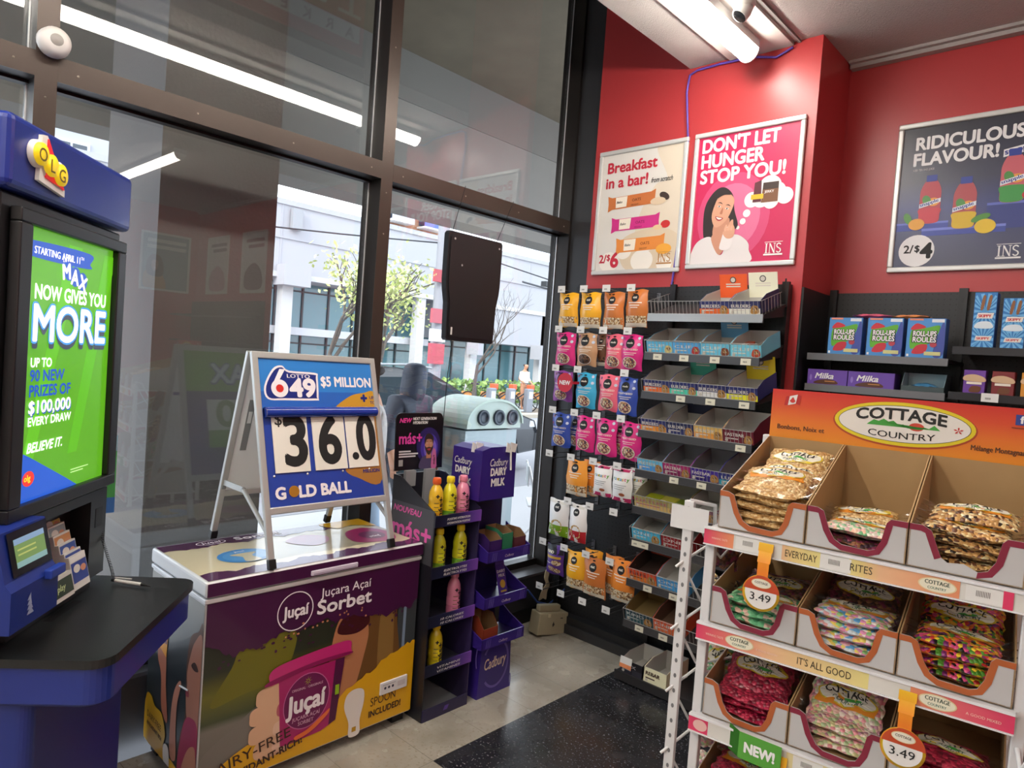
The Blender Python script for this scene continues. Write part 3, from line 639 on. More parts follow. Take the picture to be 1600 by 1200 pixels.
# yellow lower sweep
yl = [(0,.0),(.02,.04),(.12,.10),(.2,.12),(.29,.165),(.33,.15),(.38,.165),(.41,.13),(.47,.15),(.5,.12),(.56,.18),(.64,.22),(.7,.235),(.78,.28),(.84,.285),(.89,.31),(w,.315),(w,0)]
yy = []
for i in range(len(yl)-2):
    (a,b),(c,d) = yl[i],yl[i+1]
    for q in range(3): yy.append((a+(c-a)*q/3, b+(d-b)*q/3+(random.uniform(-.007,.007) if i else 0)))
m.shape(F, yy+[yl[-2],yl[-1]], YEL, 7)
Wt = C('#eee9ee',.4)
m.ring(F,.335,.575,.075,.075,.004,Wt,8); m.text(F,'Juçaí',.337,.555,.062,Wt,8,.03,w=.105,al='c')
m.text(F,'Juçara Açaí',.44,.605,.05,Wt,8,.005,w=.235); m.text(F,'Sorbet',.43,.54,.075,Wt,8,.03,w=.25)
# hand holding the tub
SK = C('#d9b08f',.4); m.T = Matrix.Translation((-.465+.28-.035,0,.05+.40)) @ Matrix.Diagonal((1.06,1,1.16,1)) @ Matrix.Translation((.465-.28,0,-.05-.42))
for i,(x,y,L) in enumerate(((.235,.31,.14),(.215,.255,.15),(.215,.195,.14),(.235,.14,.12))):
    m.blob(F,[(x,y),(x+.02,y+.03),(x+L,y+.032),(x+L+.02,y),(x+L,y-.03),(x+.02,y-.028)],SK,8); m.blob(F,[(x+L-.045,y+.018),(x+L,y+.02),(x+L+.005,y-.018),(x+L-.045,y-.02)],C('#b8606a' if i < 2 else '#e3c0a8',.35),9)
MG = C('#a81b66',.3,coat=.3); DM = C('#6b1150',.3)
m.shape(F,[(.315,.36),(.585,.365),(.56,.15),(.5,.13),(.36,.125),(.335,.13)],MG,10); m.shape(F,[(.545,.365),(.585,.365),(.56,.15),(.53,.14)],C('#4f1440',.3),11)
m.blob(F,[(.285,.35),(.28,.385),(.33,.405),(.5,.42),(.6,.42),(.61,.39),(.6,.375),(.45,.37),(.3,.345)],C('#c42a78',.3,coat=.3),12); m.blob(F,[(.28,.345),(.45,.365),(.605,.37),(.6,.38),(.45,.38),(.285,.36)],C('#8a1656',.3),13)
m.ell(F,.432,.255,.094,.094,DM,12); m.ring(F,.432,.255,.094,.094,.003,C('#c46aa0',.4),13)
m.text(F,'Juçaí',.43,.225,.085,Wt,14,.035,w=.155,al='c'); m.text(F,'JUÇARA AÇAÍ',.432,.197,.018,C('#d9b0c8',.4),14,.01,al='c'); m.text(F,'SORBET',.432,.178,.018,C('#d9b0c8',.4),14,.01,al='c')
m.text(F,'ORIGINAL · ORIGINALE',.432,.298,.012,C('#d9b0c8',.4),14,.01,al='c')
for q in range(8): m.shape(F,[(.432+.004*math.cos(q*PI/4+.2),.322+.004*math.sin(q*PI/4+.2)),(.432+.017*math.cos(q*PI/4),.322+.017*math.sin(q*PI/4)),(.432+.004*math.cos(q*PI/4-.2),.322+.004*math.sin(q*PI/4-.2))],C('#b9d21f',.4),14)
m.blob(F,[(.39,.145),(.44,.155),(.5,.185),(.53,.2),(.52,.18),(.46,.145),(.4,.132)],C('#e2703a',.35),15); m.rect(F,.55,.24,.567,.275,C('#8cb81f',.4),14)
# spoon and captions
m.T = Matrix.Translation((-.02,0,-.03))
m.blob(F,[(.63,.02),(.625,.08),(.60,.15),(.61,.20),(.65,.215),(.69,.20),(.695,.15),(.68,.08),(.68,.02)],C('#e3dfd9',.4),12); m.rect(F,.643,.035,.663,.055,C('#b98f14',.4),13)
BR = C('#3d2418',.5)
m.T = Matrix.Translation((-.005,0,-.035)); m.text(F,'SPOON',.715,.118,.052,BR,12,.0,w=.13,rot=.02); m.text(F,'INCLUDED!',.71,.073,.038,BR,12,.03,w=.165,rot=.02)
m.T = Matrix.Translation((-.03,0,-.035)); m.text(F,'DAIRY-FREE',.05,.075,.055,BR,12,.005,w=.33,rot=.16); m.text(F,'ANTIOXIDANT-RICH!',.06,.025,.04,BR,12,.035,w=.37,rot=.16)
m.build('front_wrap', fz)
m = MB(); F = XZ(.30,.005,.18); m.box(.29,.435,-.004,.006,.165,.22,C('#dfe0e2',.35),.004); F = XZ(.29,-.0045,.165)
for i in range(3): m.ell(F,.025+.02*i,.028,.006,.006,C('#2b2f45',.4),1,12)
m.rect(F,.09,.018,.13,.04,C('#c9c4c8',.4),1); m.rect(F,.012,.041,.08,.043,C('#8a8d9a',.4),1); m.build('control_panel', fz)
# left side print (local -x face)
m = MB(); F = Fr((-.4705,.49,.05),(0,-1,0),(0,0,1)); w,h = .48,.665; F.clip = (0,0,w,h)
m.rect(F,0,0,w,h,grad('side_blur',[(0,'#3a3f40'),(.5,'#20262a'),(.8,'#4a4f52'),(1,'#7c7a72')],2,.05,.72,.32,.3),0)
m.blob(F,[(.36,.0),(.33,.12),(.37,.25),(.36,.4),(.38,.52),(.44,.56),(w,.56),(w,0)],C('#5a3626',.4),1)
m.blob(F,[(w,.54),(.42,.52),(.385,.45),(.37,.39),(.375,.35),(.37,.30),(.39,.23),(.44,.2),(w,.22)],C('#a8705a',.4),2); m.blob(F,[(.40,.43),(.43,.45),(.46,.43),(.43,.42)],C('#3a1f18',.4),3); m.blob(F,[(.365,.33),(.39,.335),(.395,.315),(.37,.31)],C('#8a3540',.4),3)
m.blob(F,[(.33,.01),(.36,.2),(.42,.25),(w,.22),(w,.01)],C('#9a2a4e',.4),2); m.blob(F,[(.36,.01),(.40,.12),(.46,.16),(w,.1),(w,.01)],C('#b57a63',.4),3)
m.blob(F,[(.255,.05),(.25,.2),(.27,.29),(.31,.34),(.325,.33),(.30,.25),(.3,.15),(.31,.05)],C('#b57a63',.4),4); m.tube([F.p(.315,.325,6),F.p(.385,.335,6)],.003,C('#dcdad6',.4),6)
m.blob(F,[(.16,.18),(.14,.3),(.10,.36),(.11,.44),(.15,.47),(.18,.40),(.19,.28),(.22,.15)],C('#a8644a',.4),4); m.shape(F,[(.11,.40),(.18,.38),(.19,.48),(.125,.5)],C('#e0952a',.35),5); m.text(F,'Juçaí',.125,.43,.03,C('#5a2a6a',.4),6,.02)
m.blob(F,[(.005,.005),(.01,.17),(.06,.19),(.1,.165),(.17,.16),(.21,.1),(.2,.04),(.3,.03),(.38,.005)],YEL,7); m.text(F,'DAIRY-FREE',.03,.10,.035,BR,8,.0,w=.14,rot=-.06); m.text(F,'ANTIOXIDANT RICH',.03,.07,.022,BR,8,.02,w=.15,rot=-.06)
m.blob(F,[(.21,.0),(.2,.05),(.22,.07),(.25,.06),(.26,.0)],C('#dcd6cd',.4),9)
m.build('side_wrap', fz)
ld = MB(); ld.box(-.476,.476,-.006,.503,.742,.80,WF,.012,3); lid = ld.build('lid', fz)
m = MB(); F = Fr((-.47,0,.8003),(1,0,0),(0,1,0)); F.clip = (.004,.004,.936,.486); CR = C('#d9cfae',.25,coat=.4); PL = C('#4a1a48',.25,coat=.4)
m.rect(F,.004,.004,.936,.486,CR,0)
def torn(y, amp, up, seed):
    random.seed(seed); pts = [(.004+.932*i/46, y+random.uniform(-amp,amp)+.01*math.sin(i*.7)) for i in range(47)]
    m.shape(F, (pts+[(.936,.486),(.004,.486)]) if up else ([(.004,.004),(.936,.004)]+pts[::-1]), PL, 2)
torn(.075,.008,False,5); torn(.40,.01,True,6)
m.ring(F,.2,.445,.06,.028,.004,Wt,4); m.text(F,'Juçaí',.2,.437,.03,Wt,4,.02,w=.08,al='c'); m.text(F,'Sorbet',.30,.43,.055,Wt,4,.03,w=.2)
m.ell(F,.235,.215,.105,.085,C('#3f8fd4',.3,coat=.4),4); m.ell(F,.235,.215,.085,.066,C('#5aa4e0',.3,coat=.4),5); m.blob(F,[(.205,.14),(.265,.14),(.255,.2),(.285,.24),(.185,.24),(.215,.2)],CR,6); m.text(F,'Juçaí',.235,.265,.022,Wt,6,.02,al='c')
m.blob(F,[(.45,.3),(.52,.2),(.6,.22),(.64,.3),(.55,.36)],C('#c88aa0',.3,coat=.4),3); m.blob(F,[(.7,.15),(.74,.3),(.86,.33),(.92,.22),(.86,.1)],MG,3); m.ell(F,.82,.21,.06,.06,DM,4); m.text(F,'Juçaí',.82,.195,.03,Wt,5,.02,al='c',rot=PI)
m.blob(F,[(.72,.486),(.75,.38),(.84,.4),(.936,.34),(.936,.486)],YEL,5)
m.build('top_wrap', lid)
m = MB(); F = XZ(-.472,-.0065,.748); m.rect(F,.0,.0,.944,.046,PUR,1); m.build('edge_wrap', lid)
m = MB(); m.box(-.08,.13,-.014,-.004,.752,.772,C('#c9bfd0',.35),.004); m.box(-.07,.12,-.016,-.012,.755,.762,C('#a99fb2',.35)); m.build('handle', lid)

# ================================================================== A-frame sign on the freezer
af = thing('lottery_sandwich_board', 'silver A-frame lottery sign with a blue panel and three number cards on the freezer', 'sandwich board', (-2.535,1.51,.8005), PI/2)
ALU = C('#b9bab8',.35,metal=.45); W2, HZ = .283, .79
LEN = math.hypot(.24,HZ); ang = math.atan2(.24,HZ)
def make_leaf(front):
    # built upright in a frame whose top edge is at the ridge, then swung out
    P = Matrix.Translation((0,0,HZ)) @ Matrix.Rotation((-ang if front else ang),4,'X') @ Matrix.Translation((0,0,-LEN))
    m = MB(); m.T = P; d = -.012 if front else .012; y0,y1 = (d-.011, d+.009) if front else (d-.009, d+.011)
    for s in (-1,1): m.box(s*W2-(.024 if s > 0 else 0), s*W2+(.024 if s < 0 else 0), y0,y1, .035,LEN-.004, ALU, .003)
    for z in (.195,LEN-.03): m.box(-W2+.02,W2-.02,y0,y1,z,z+.026,ALU,.003)
    o = m.build('front_frame' if front else 'rear_frame', af)
    for s in (-1,1):
        m = MB(); m.T = P; m.box(s*W2-(.026 if s > 0 else -.002)-.002, s*W2+(.026 if s < 0 else -.002)+.002, y0-.002,y1+.002, .0,.036, BLK, .003)
        m.build('rubber_foot', o)
    m = MB(); m.T = P; m.box(-W2+.022,W2-.022,d-.003,d+.003,.22,LEN-.03,C('#dfe0e0',.4)); pn = m.build('front_panel' if front else 'rear_panel', af)
    return P, d, pn
P, d, pn = make_leaf(True)
B6 = grad('panel_blue',[(0,'#2440a6'),(.55,'#1d49b8'),(.8,'#2d84d8'),(1,'#1c4fb0')],2,.2,.8,.3,.2)
m = MB(); F = XZ(-W2+.022,d-.0035,.222); m.T = P; w,h = 2*W2-.044, LEN-.03-.222
BB = C('#20419f',.3,coat=.2); m.rect(F,0,0,w,h,BB,0); m.rect(F,0,h-.20,w,h,C('#2e7fce',.3,coat=.2),1); m.rect(F,0,h-.2,w,h-.13,C('#2563ba',.3,coat=.2),2)
GLD = C('#d9a637',.3,metal=.3); m.blob(F,[(w-.001,h-.14),(w-.001,.07),(w-.13,.085),(w-.18,.12),(w-.12,.13),(w-.065,.2),(w-.06,.36)],C('#b07c3c',.35,metal=.2),2)
m.blob(F,[(w-.20,h-.2),(w-.12,h-.145),(w-.05,h-.13),(w-.001,h-.125),(w-.001,h-.2),(w-.1,h-.205)],GLD,3)
NV = C('#16297c',.3)
m.blob(F,[(.03,h-.16),(.02,h-.11),(.06,h-.04),(.10,h-.025),(.13,h-.045),(.245,h-.05),(.255,h-.07),(.25,h-.155),(.24,h-.165),(.1,h-.165)],Wt,3,4); m.blob(F,[(.036,h-.155),(.028,h-.11),(.065,h-.047),(.10,h-.033),(.128,h-.053),(.238,h-.058),(.246,h-.072),(.242,h-.15),(.235,h-.157),(.1,h-.157)],NV,4,4)
m.ring(F,.083,h-.118,.036,.036,.02,Wt,6); m.shape(F,[(.047,h-.115),(.065,h-.115),(.112,h-.04),(.088,h-.04)],Wt,6); m.ell(F,.083,h-.118,.016,.016,C('#d22a22',.35),7); m.text(F,'49',.128,h-.148,.10,Wt,6,.05,w=.108); m.text(F,'LOTTO',.118,h-.074,.022,Wt,6,.03,w=.1)
m.text(F,'$5 MILLION',.268,h-.105,.058,Wt,5,.03,w=.243); m.text(F,'+',.455,h-.175,.06,NV,5,.05); m.text(F,'UP',.498,h-.158,.02,NV,5,.02); m.text(F,'TO',.498,h-.18,.02,NV,5,.02)
m.text(F,'G',.03,.028,.062,Wt,5,.045); m.ell(F,.105,.052,.022,.022,C('#c99a3a',.25,metal=.6),6); m.text(F,'LD BALL',.128,.028,.062,Wt,5,.045,w=.23); m.text(F,'MILLION',w-.095,.1,.022,NV,5,.02)
m.build('printed_face', pn)
for i,(x,chs) in enumerate(((.035,'3'),(.205,'6'),(.36,'.0'))):
    m = MB(); m.T = P; c = C('#e4e1d8',.45); z0 = .125; m.box(F.o.x+x,F.o.x+x+.148,d-.009,d-.006,.222+z0,.222+h-.232,c); G = XZ(F.o.x+x,d-.0095,.222+z0)
    if i == 0: m.text(G,'$',.012,.185,.065,INK,1,.01); m.text(G,'3',.05,.03,.27,INK,1,.03,w=.085)
    elif i == 1: m.text(G,'6',.03,.03,.27,INK,1,.03,w=.09)
    else: m.ell(G,.036,.048,.016,.016,INK,1); m.text(G,'0',.055,.035,.262,INK,1,.03,w=.082)
    m.build('number_card', pn)
m = MB(); m.T = P; m.tube([(-W2+.03,d-.016,.222+h-.215),(W2-.03,d-.016,.222+h-.215)],.021,C('#1c3a9c',.2,coat=.5),12); m.box(-W2+.03,W2-.03,d-.012,d-.004,.222+h-.23,.222+h-.196,C('#1c3a9c',.2,coat=.5))
m.build('blue_rail', pn)
m = MB(); m.T = P
for x in (.03,.17,.33,.46):
    for z in (h-.205,.115): m.lathe([(.005,0),(.003,-.003),(0,-.004)],(F.o.x+x,d-.004,.222+z),C('#c9c9c6',.3,metal=.8),10,'y')
m.build('rivet', pn)
P, d, pn = make_leaf(False)
m = MB(); m.T = P; F = Fr((W2-.022,d+.0035,.222),(-1,0,0),(0,0,1)); GR = C('#63a52c',.35)
m.rect(F,0,0,w,h,C('#2f2f78',.35),0); m.rect(F,0,h-.19,w,h,GR,1); m.text(F,'MAX',.14,h-.15,.13,C('#3558a8',.35),2,.07,w=.26); m.text(F,'MAX',.14,h-.147,.125,C('#cfdcec',.35),3,.03,w=.26)
for i in range(2): m.rect(F,.06+.2*i,.12,.06+.2*i+.17,h-.23,C('#dcdfda',.45),2); m.text(F,'0',.095+.2*i,.22,.17,C('#6f9a4a',.45),3,.03,w=.09); m.rect(F,.06+.2*i,.12,.06+.2*i+.17,.2,C('#5fa03a',.4),3)
m.text(F,'NEXT',.13,.03,.06,Wt,3,.03); m.build('printed_face', pn)
m = MB(); m.T = P; m.box(-W2+.05,-W2+.075,d-.006,d-.003,.40,.62,C('#7c7f80',.4)); m.box(-W2+.055,-W2+.07,d-.0075,d-.0055,.52,.57,C('#d0d2d2',.4))
m.build('grey_sticker', pn)
for s in (-1,1):
    m = MB(); x = s*(W2-.012); a = V((x,-.24*(1-.19/HZ)-.0,.20)); b = V((x,.24*(1-.23/HZ),.23)); c = a.lerp(b,.52)+V((0,0,.035))
    a.z = .13; a.y = -.24*(1-.13/HZ)
    m.box(x-.004,x+.004,c.y,b.y,c.z-.011+.0,c.z+.011,ALU); m.tube([a,c],.009,ALU,6)
    for q in (a,b,c): m.lathe([(.008,-.006),(.008,.006)],tuple(q),C('#8c8c8a',.3,metal=.7),10,'x')
    m.build('folding_brace', af)
# ================================================================== cardboard drink display
dd = thing('drink_display', 'tall black cardboard bottle display between the freezer and the purple chocolate stand', 'display stand', (-2.232,2.105,0), PI/2)
CBK = C('#1a1a22',.4,coat=.2); NVY = C('#1c2040',.4,coat=.2); GRY = C('#8d8f92',.6); X2 = .136
side = [(0,0),(.31,0),(.31,1.06),(.26,1.06),(0,.935)]
gl = grad('dusk_print',[(0,'#2a2140'),(.5,'#3a2f5e'),(1,'#1d2036')],2,0,1.0,.4,.2)
for s in (-1,1):
    m = MB(); m.prism(side, s*X2-.003, s*X2+.003, CBK if s < 0 else gl, 'yz')
    if s < 0:
        F = Fr((-X2-.0035,.31,0),(0,-1,0),(0,0,1)); m.rect(F,.005,.70,.305,.945,C('#45464c',.4),1)
        PK = C('#e05aa8',.5); m.text(F,'NOUVEAU',.02,.90,.038,PK,2,.03,.2,w=.2); m.text(F,'más+',.02,.785,.12,PK,2,.025,w=.27); m.text(F,'BY',.03,.755,.018,PK,2,0)
    m.build('side_panel', dd)
MB().box(-X2,X2,.30,.31,.0,1.06,CBK).build('back_panel', dd)
m = MB(); m.box(-X2,X2,0,.30,.0,.012,GRY); m.box(-X2,X2,-.004,.0,0,.055,C('#241f48',.4,coat=.2)); F = XZ(0,-.0045,0); m.shape(F,[(-.015,.02),(.01,.02),(.02,.04),(-.005,.04)],C('#5b3f9a',.4),1); m.build('base_tray', dd)
lips = [(.885,'POSITIVE HYDRATION','HYDRATATION POSITIVE'),(.655,'ELECTROLYTES','ÉLECTROLYTES'),(.435,'10 CALORIES','10 CALORIES'),(.215,'VITAMINS','VITAMINES')]
GLP = grad('lip_print',[(0,'#15182e'),(.45,'#1d2246'),(.8,'#5a3a94'),(1,'#7a4bb0')],0,-.13,.14,.4,.2)
for z,a,b in lips:
    m = MB(); m.box(-X2+.004,X2-.004,.006,.30,z-.006,z,C('#3c3c48',.5)); m.box(-X2-.004,X2+.006,-.006,.0,z-.012,z+.04,GLP); F = XZ(0,-.0065,z)
    m.text(F,a,0,.014,.014,WHT,1,.02,.2,w=.14,al='c'); m.text(F,b,0,-.004,.014,WHT,1,.02,.2,w=.14,al='c')
    m.build('shelf', dd)
m = MB(); m.box(-.09,-.03,.28,.298,1.0,1.075,GRY); m.box(.03,.09,.28,.298,.9,1.075,GRY); m.build('card_support', dd)
# header card
m = MB(); T_ = Matrix.Translation((0,.30,1.075)) @ Matrix.Rotation(-.06,4,'X'); m.T = T_
def rr(x0,x1,z0,z1,r,n=5):
    out = [(x0,z0),(x1,z0)]
    for cx,a in ((x1-r,0),(x0+r,PI/2)): out += [(cx+r*math.cos(a+PI/2*i/n), z1-r+r*math.sin(a+PI/2*i/n)) for i in range(n+1)]
    return out
m.prism(rr(-.145,.145,0,.27,.03), -.003,.003, C('#0c0b10',.35,coat=.2)); F = XZ(-.145,-.0035,0)
m.ell(F,.20,.11,.075,.09,C('#2a1f5a',.4),1); m.ell(F,.205,.10,.055,.07,C('#46349a',.4),2); m.ell(F,.21,.095,.04,.05,C('#7a64c8',.4),3)
m.text(F,'NEW',.02,.225,.03,C('#e0409a',.5),2,.03,.3); m.text(F,'NEXT GENERATION',.10,.236,.02,WHT,2,.03,.2,w=.145); m.text(F,'HYDRATION',.10,.217,.02,WHT,2,.03,.2,w=.09)
m.text(F,'más+',.02,.125,.075,C('#d0409a',.5),4,.025,w=.135)
for i,wd in enumerate((.07,.115,.10)): m.rect(F,.02,.085-.012*i,.02+wd,.092-.012*i,C('#cfcfd2',.5),2)
m.rect(F,.02,.02,.045,.05,C('#9a9a9a',.5),2)
m.blob(F,[(.145,.004),(.155,.05),(.185,.065),(.225,.06),(.245,.03),(.25,.004)],C('#4a4060',.5),5); m.rect(F,.185,.05,.215,.08,C('#b07a5c',.5),6)
face(m,F,.20,.115,.062,'#c08a6c','#2a1d16',0,True,7); m.blob(F,[(.175,.12),(.172,.15),(.185,.168),(.21,.168),(.226,.15),(.224,.12),(.215,.14),(.185,.142)],C('#2a1d16',.6),12)
m.blob(F,[(.215,.004),(.218,.07),(.226,.095),(.236,.095),(.244,.07),(.246,.004)],C('#c46a9a',.4),13); m.text(F,'más+',.238,.02,.022,INK,14,.03,rot=PI/2)
m.build('header_card', dd)
# bottles
def bottle(label, x, y, z, body, low, cap):
    t = thing('sports_drink_bottle', label, 'bottle', tuple(Matrix.Rotation(PI/2,4,'Z') @ V((x,y,z)) + V((-2.232,2.105,0))), PI/2+random.uniform(-.2,.2), 'bottles on the drink display')
    m = MB(); r = .033
    pr = [(r*.92,0),(r,.006),(r,.03),(r*.95,.036),(r,.042),(r,.075),(r*.93,.081),(r*.98,.088),(r*1.0,.115),(r*.94,.122),(r*.9,.135),(r*.68,.152),(.0155,.162),(.0145,.168)]
    n = 24; k = [i for i,p in enumerate(pr) if p[1] <= .06]
    m.lathe(pr[:5],(0,0,0),C(low,.2,coat=.6),n); m.lathe(pr[4:],(0,0,0),C(body,.2,coat=.6),n)
    F = Fr((0,0,0),(1,0,0),(0,0,1)); mm = INK
    class Cy:                                              # text wrapped round the bottle
        h = True
        def p(s, a, b, l=0): th = a/r - PI/2; q = r+.0006; return (q*math.cos(th), q*math.sin(th), b)
    m.text(Cy(),'más+',.016,.008,.034,mm,0,.025,rot=PI/2,w=.105)
    m.text(Cy(),'+',-.02,.105,.03,mm,0,.05)
    for q in range(4): m.rect(Cy(),-.028,.03+.018*q,-.006,.033+.018*q,C('#5a5a20',.5),0)
    m.build('bottle_body', t)
    c = MB(); c.lathe([(.0165,.166),(.0185,.168),(.0185,.19),(.0165,.195),(0,.195)],(0,0,0),C(cap,.35),20)
    for q in range(20): c.box(.0183*math.cos(q*PI/10)-.0006,.0183*math.cos(q*PI/10)+.0006,.0183*math.sin(q*PI/10)-.0006,.0183*math.sin(q*PI/10)+.0006,.170,.188,C(cap,.35))
    c.build('cap', t)
bottle('orange yellow bottle with an orange cap, leftmost on the drink display top shelf',-.088,.06,.886,'#e2b52a','#e0a028','#e8642a')
bottle('yellow and green bottle with a yellow cap, in the middle of the top shelf',-.005,.06,.886,'#dcd428','#6aa838','#f0d828')
bottle('pink bottle with a pink cap, rightmost on the top shelf of the drink display',.075,.06,.886,'#e08aa8','#cf6a92','#e88aa4')
bottle('yellow green bottle with a yellow cap, left on the second drink shelf',-.055,.055,.656,'#d2d42a','#8ab83a','#e8d420')
bottle('yellow green bottle behind its neighbour, at the left edge of the second shelf',-.094,.14,.656,'#c8cc2a','#8ab83a','#e8d420')
bottle('yellow green bottle with a yellow cap, right on the second drink shelf',.075,.055,.656,'#d8d82a','#7cb840','#e8d420')
bottle('pink bottle standing alone on the third shelf of the drink display',.062,.06,.436,'#dc88a4','#d27a9a','#d88aa2')
bottle('yellow bottle standing alone on the lowest shelf of the drink display',-.035,.055,.216,'#e0cc22','#dcc824','#f0d020')

# ================================================================== purple chocolate stand
cs = thing('chocolate_stand', 'purple cardboard chocolate display stand with a folded header and three trays', 'display stand', (-2.225,2.415,0), PI/2)
PP = C('#33207c',.35,coat=.25); PD = C('#21154e',.4,coat=.2); PLT = C('#6a5cae',.4)
m = MB(); m.prism([(-.115,0),(.115,0),(.10,.275),(-.10,.275)],0,.26,PP); F = XZ(0,-.0008,0)
m.ring(F,0,.15,.094,.12,.012,PLT,1,40,-2.4,2.6); m.ring(F,-.06,.21,.08,.12,.006,PLT,1,30,1.6,3.6); m.ring(F,.02,.03,.10,.13,.006,PLT,1,30,-1.2,.3)
m.text(F,'Cadbury',0,.135,.075,C('#e6d3c0',.45),2,.01,.25,w=.15,al='c',rot=.04); m.build('base', cs)
MB().prism([(-.11,.27),(.11,.27),(.105,.97),(-.105,.97)],.13,.26,PD).build('column', cs)
def wrap_tray(z, nm):
    m = MB(); a = .145
    m.box(-a,a,-.035,.13,z-.008,z,PD); m.box(-a,a,-.041,-.035,z-.02,z+.03,PP); 
    for s in (-1,1): m.prism([(-.041,z-.02),(.13,z-.02),(.13,z+.11),(.06,z+.07),(-.041,z+.03)], s*a-.003, s*a+.003, PP, 'yz')
    F = XZ(0,-.0415,z); m.text(F,'Cadbury',.0,-.006,.018,C('#d8c4e0',.45),1,.0,.25,al='c')
    for s in (-1,1):
        for q in range(3): m.shape(F,[(s*.12-.012*q*s,-.015),(s*.12-.012*q*s+.004,-.015),(s*.12-.012*q*s+.010,.025),(s*.12-.012*q*s+.006,.025)],PLT,1)
    m.build('tray', cs)
for z in (.695,.475,.28): wrap_tray(z,'')
HX0 = -.075
m = MB(); m.prism([(HX0-.12,.965),(HX0+.12,.965),(HX0+.115,1.2),(HX0+.06,1.215),(HX0-.06,1.215),(HX0-.115,1.2)],.0,.20,PP); F = XZ(HX0,-.0008,0)
m.text(F,'Cadbury',.0,1.125,.05,WHT,1,.0,.25,w=.12,al='c'); m.text(F,'DAIRY',.0,1.08,.05,WHT,1,.04,w=.105,al='c'); m.text(F,'MILK',.0,1.03,.05,WHT,1,.04,w=.09,al='c')
F = Fr((HX0-.121,.2,0),(0,-1,0),(0,0,1)); m.text(F,'Cadbury',.02,1.125,.045,WHT,1,.0,.25,w=.12); m.text(F,'DAIRY',.03,1.08,.045,WHT,1,.04,w=.10); m.text(F,'MILK',.06,1.03,.045,WHT,1,.04,w=.08)
h_ = m.build('header', cs)
for x,y in ((HX0+.07,-.001),(HX0-.10,.06)):
    m = MB()
    for s_ in (-1,1): m.prism([(x+s_*.018-.016,1.19),(x+s_*.018+.012,1.185),(x+s_*.024+.018,1.225),(x+s_*.012-.016,1.235)],y-.006,y-.002,WHT)
    m.tube([(x,y-.004,1.2),(x+.004,y-.004,1.15),(x+.01,y-.004,1.10)],.005,WHT,8)
    m.build('milk_pour', h_)
def wp(x, y, z): return tuple(Matrix.Rotation(PI/2,4,'Z') @ V((x,y,z)) + V((-2.225,2.415,0)))
def open_carton(name, label, loc, rz, w, d, h, outside, inside, group=None, text=None, tcol=WHT, back=0, backcol=None, cut=.6, fill=None, tilt=0):
    """shelf-ready carton: printed walls, plain inside, front lower than the back"""
    t = thing(name, label, 'carton', loc, rz, group, (tilt,0,rz)); m = MB(); e = .003; I = C(inside,.7); O = C(outside,.4,coat=.1); hf = h*cut
    m.box(0,w,0,d,0,e,I); m.box(0,w,0,e*.5,0,hf,O); m.box(e,w-e,e*.5,e,0,hf,I); m.box(0,w,d-e,d,0,h,I)
    for x0,x1,xi in ((0,e*.5,e),(w-e*.5,w,w-e)):
        m.prism([(0,0),(d,0),(d,h),(d*.35,h),(0,hf)],x0,x1,O,'yz'); a,b = sorted((xi,(x1 if x0 == 0 else x0))); m.prism([(.001,0),(d-.001,0),(d-.001,h-.001),(d*.35,h-.001),(.001,hf-.001)],a,b,I,'yz')
    F = XZ(0,-.0006,0)
    if text: text(m,F,w,hf)
    m.build('carton_body', t)
    if back:
        b = MB(); b.box(.004,w-.004,d-.004,d-.002,h*.5,h+back,C(backcol or outside,.45)); G = XZ(0,d-.0045,h); b.ell(G,w/2,back*.62,.016,.016,C('#20242c',.5),1); b.ell(G,w/2,back*.62,.012,.012,C('#d9d4c8',.5),2)
        for q in range(2): b.rect(G,w*.25,back*.3-.012*q,w*.75,back*.3+.006-.012*q,C('#e6e0d2',.5),1)
        b.build('back_card', t)
    if fill:
        for q in range(fill[0]):
            f = MB(); x = .012+(w-.03)*(q%3)/3; f.box(0,(w-.03)/3.1,0,d*.55,0,.016,C(fill[1][q%len(fill[1])],.35,coat=.4),.006); f.rect(Fr((.006,.01,.0163),(1,0,0),(0,1,0)),0,.0,.028,.05,C('#e9e2d4',.5),1)
            o = f.build('snack_bar'); o.matrix_world = Matrix.Translation(loc) @ Matrix.Rotation(rz,4,'Z') @ Matrix.Rotation(tilt,4,'X') @ Matrix.Translation((x,.02+.03*(q//3),.005+.018*(q//3)))
            wh = ('at the left','in the middle','at the right','on top at the left','on top in the middle','on top at the right')[q]
            tag(o,'wrapped bar %s in the %s' % (wh, label.split(',')[0]),'snack bar','wrapped bars in the opened cartons')
    return t
g = 'opened cartons on the purple stand'
open_carton('chocolate_carton','opened brown carton with purple rim, left on the top tray of the purple stand',wp(-.12,-.02,.696),PI/2,.085,.12,.10,'#3a2060','#8a6a48',g,cut=.75)
open_carton('chocolate_carton','opened carton with a torn green lid, in the middle of the top tray',wp(-.03,-.015,.696),PI/2,.075,.12,.115,'#2f7a58','#8a6a48',g,cut=.85)
open_carton('chocolate_carton','opened brown carton, right on the top tray of the purple stand',wp(.05,-.02,.696),PI/2,.085,.12,.10,'#5a2c34','#8a6a48',g,cut=.7)
open_carton('chocolate_carton','opened carton with an orange brown front, on the lowest tray of the purple stand',wp(-.12,-.02,.281),PI/2,.10,.12,.12,'#8a3a24','#8a6a48',g,cut=.55)
t = thing('chocolate_bar', 'upright purple chocolate bar leaning on the middle tray of the purple stand', 'chocolate bar', wp(.045,.02,.476), 0, None, (-.3,0,PI/2))
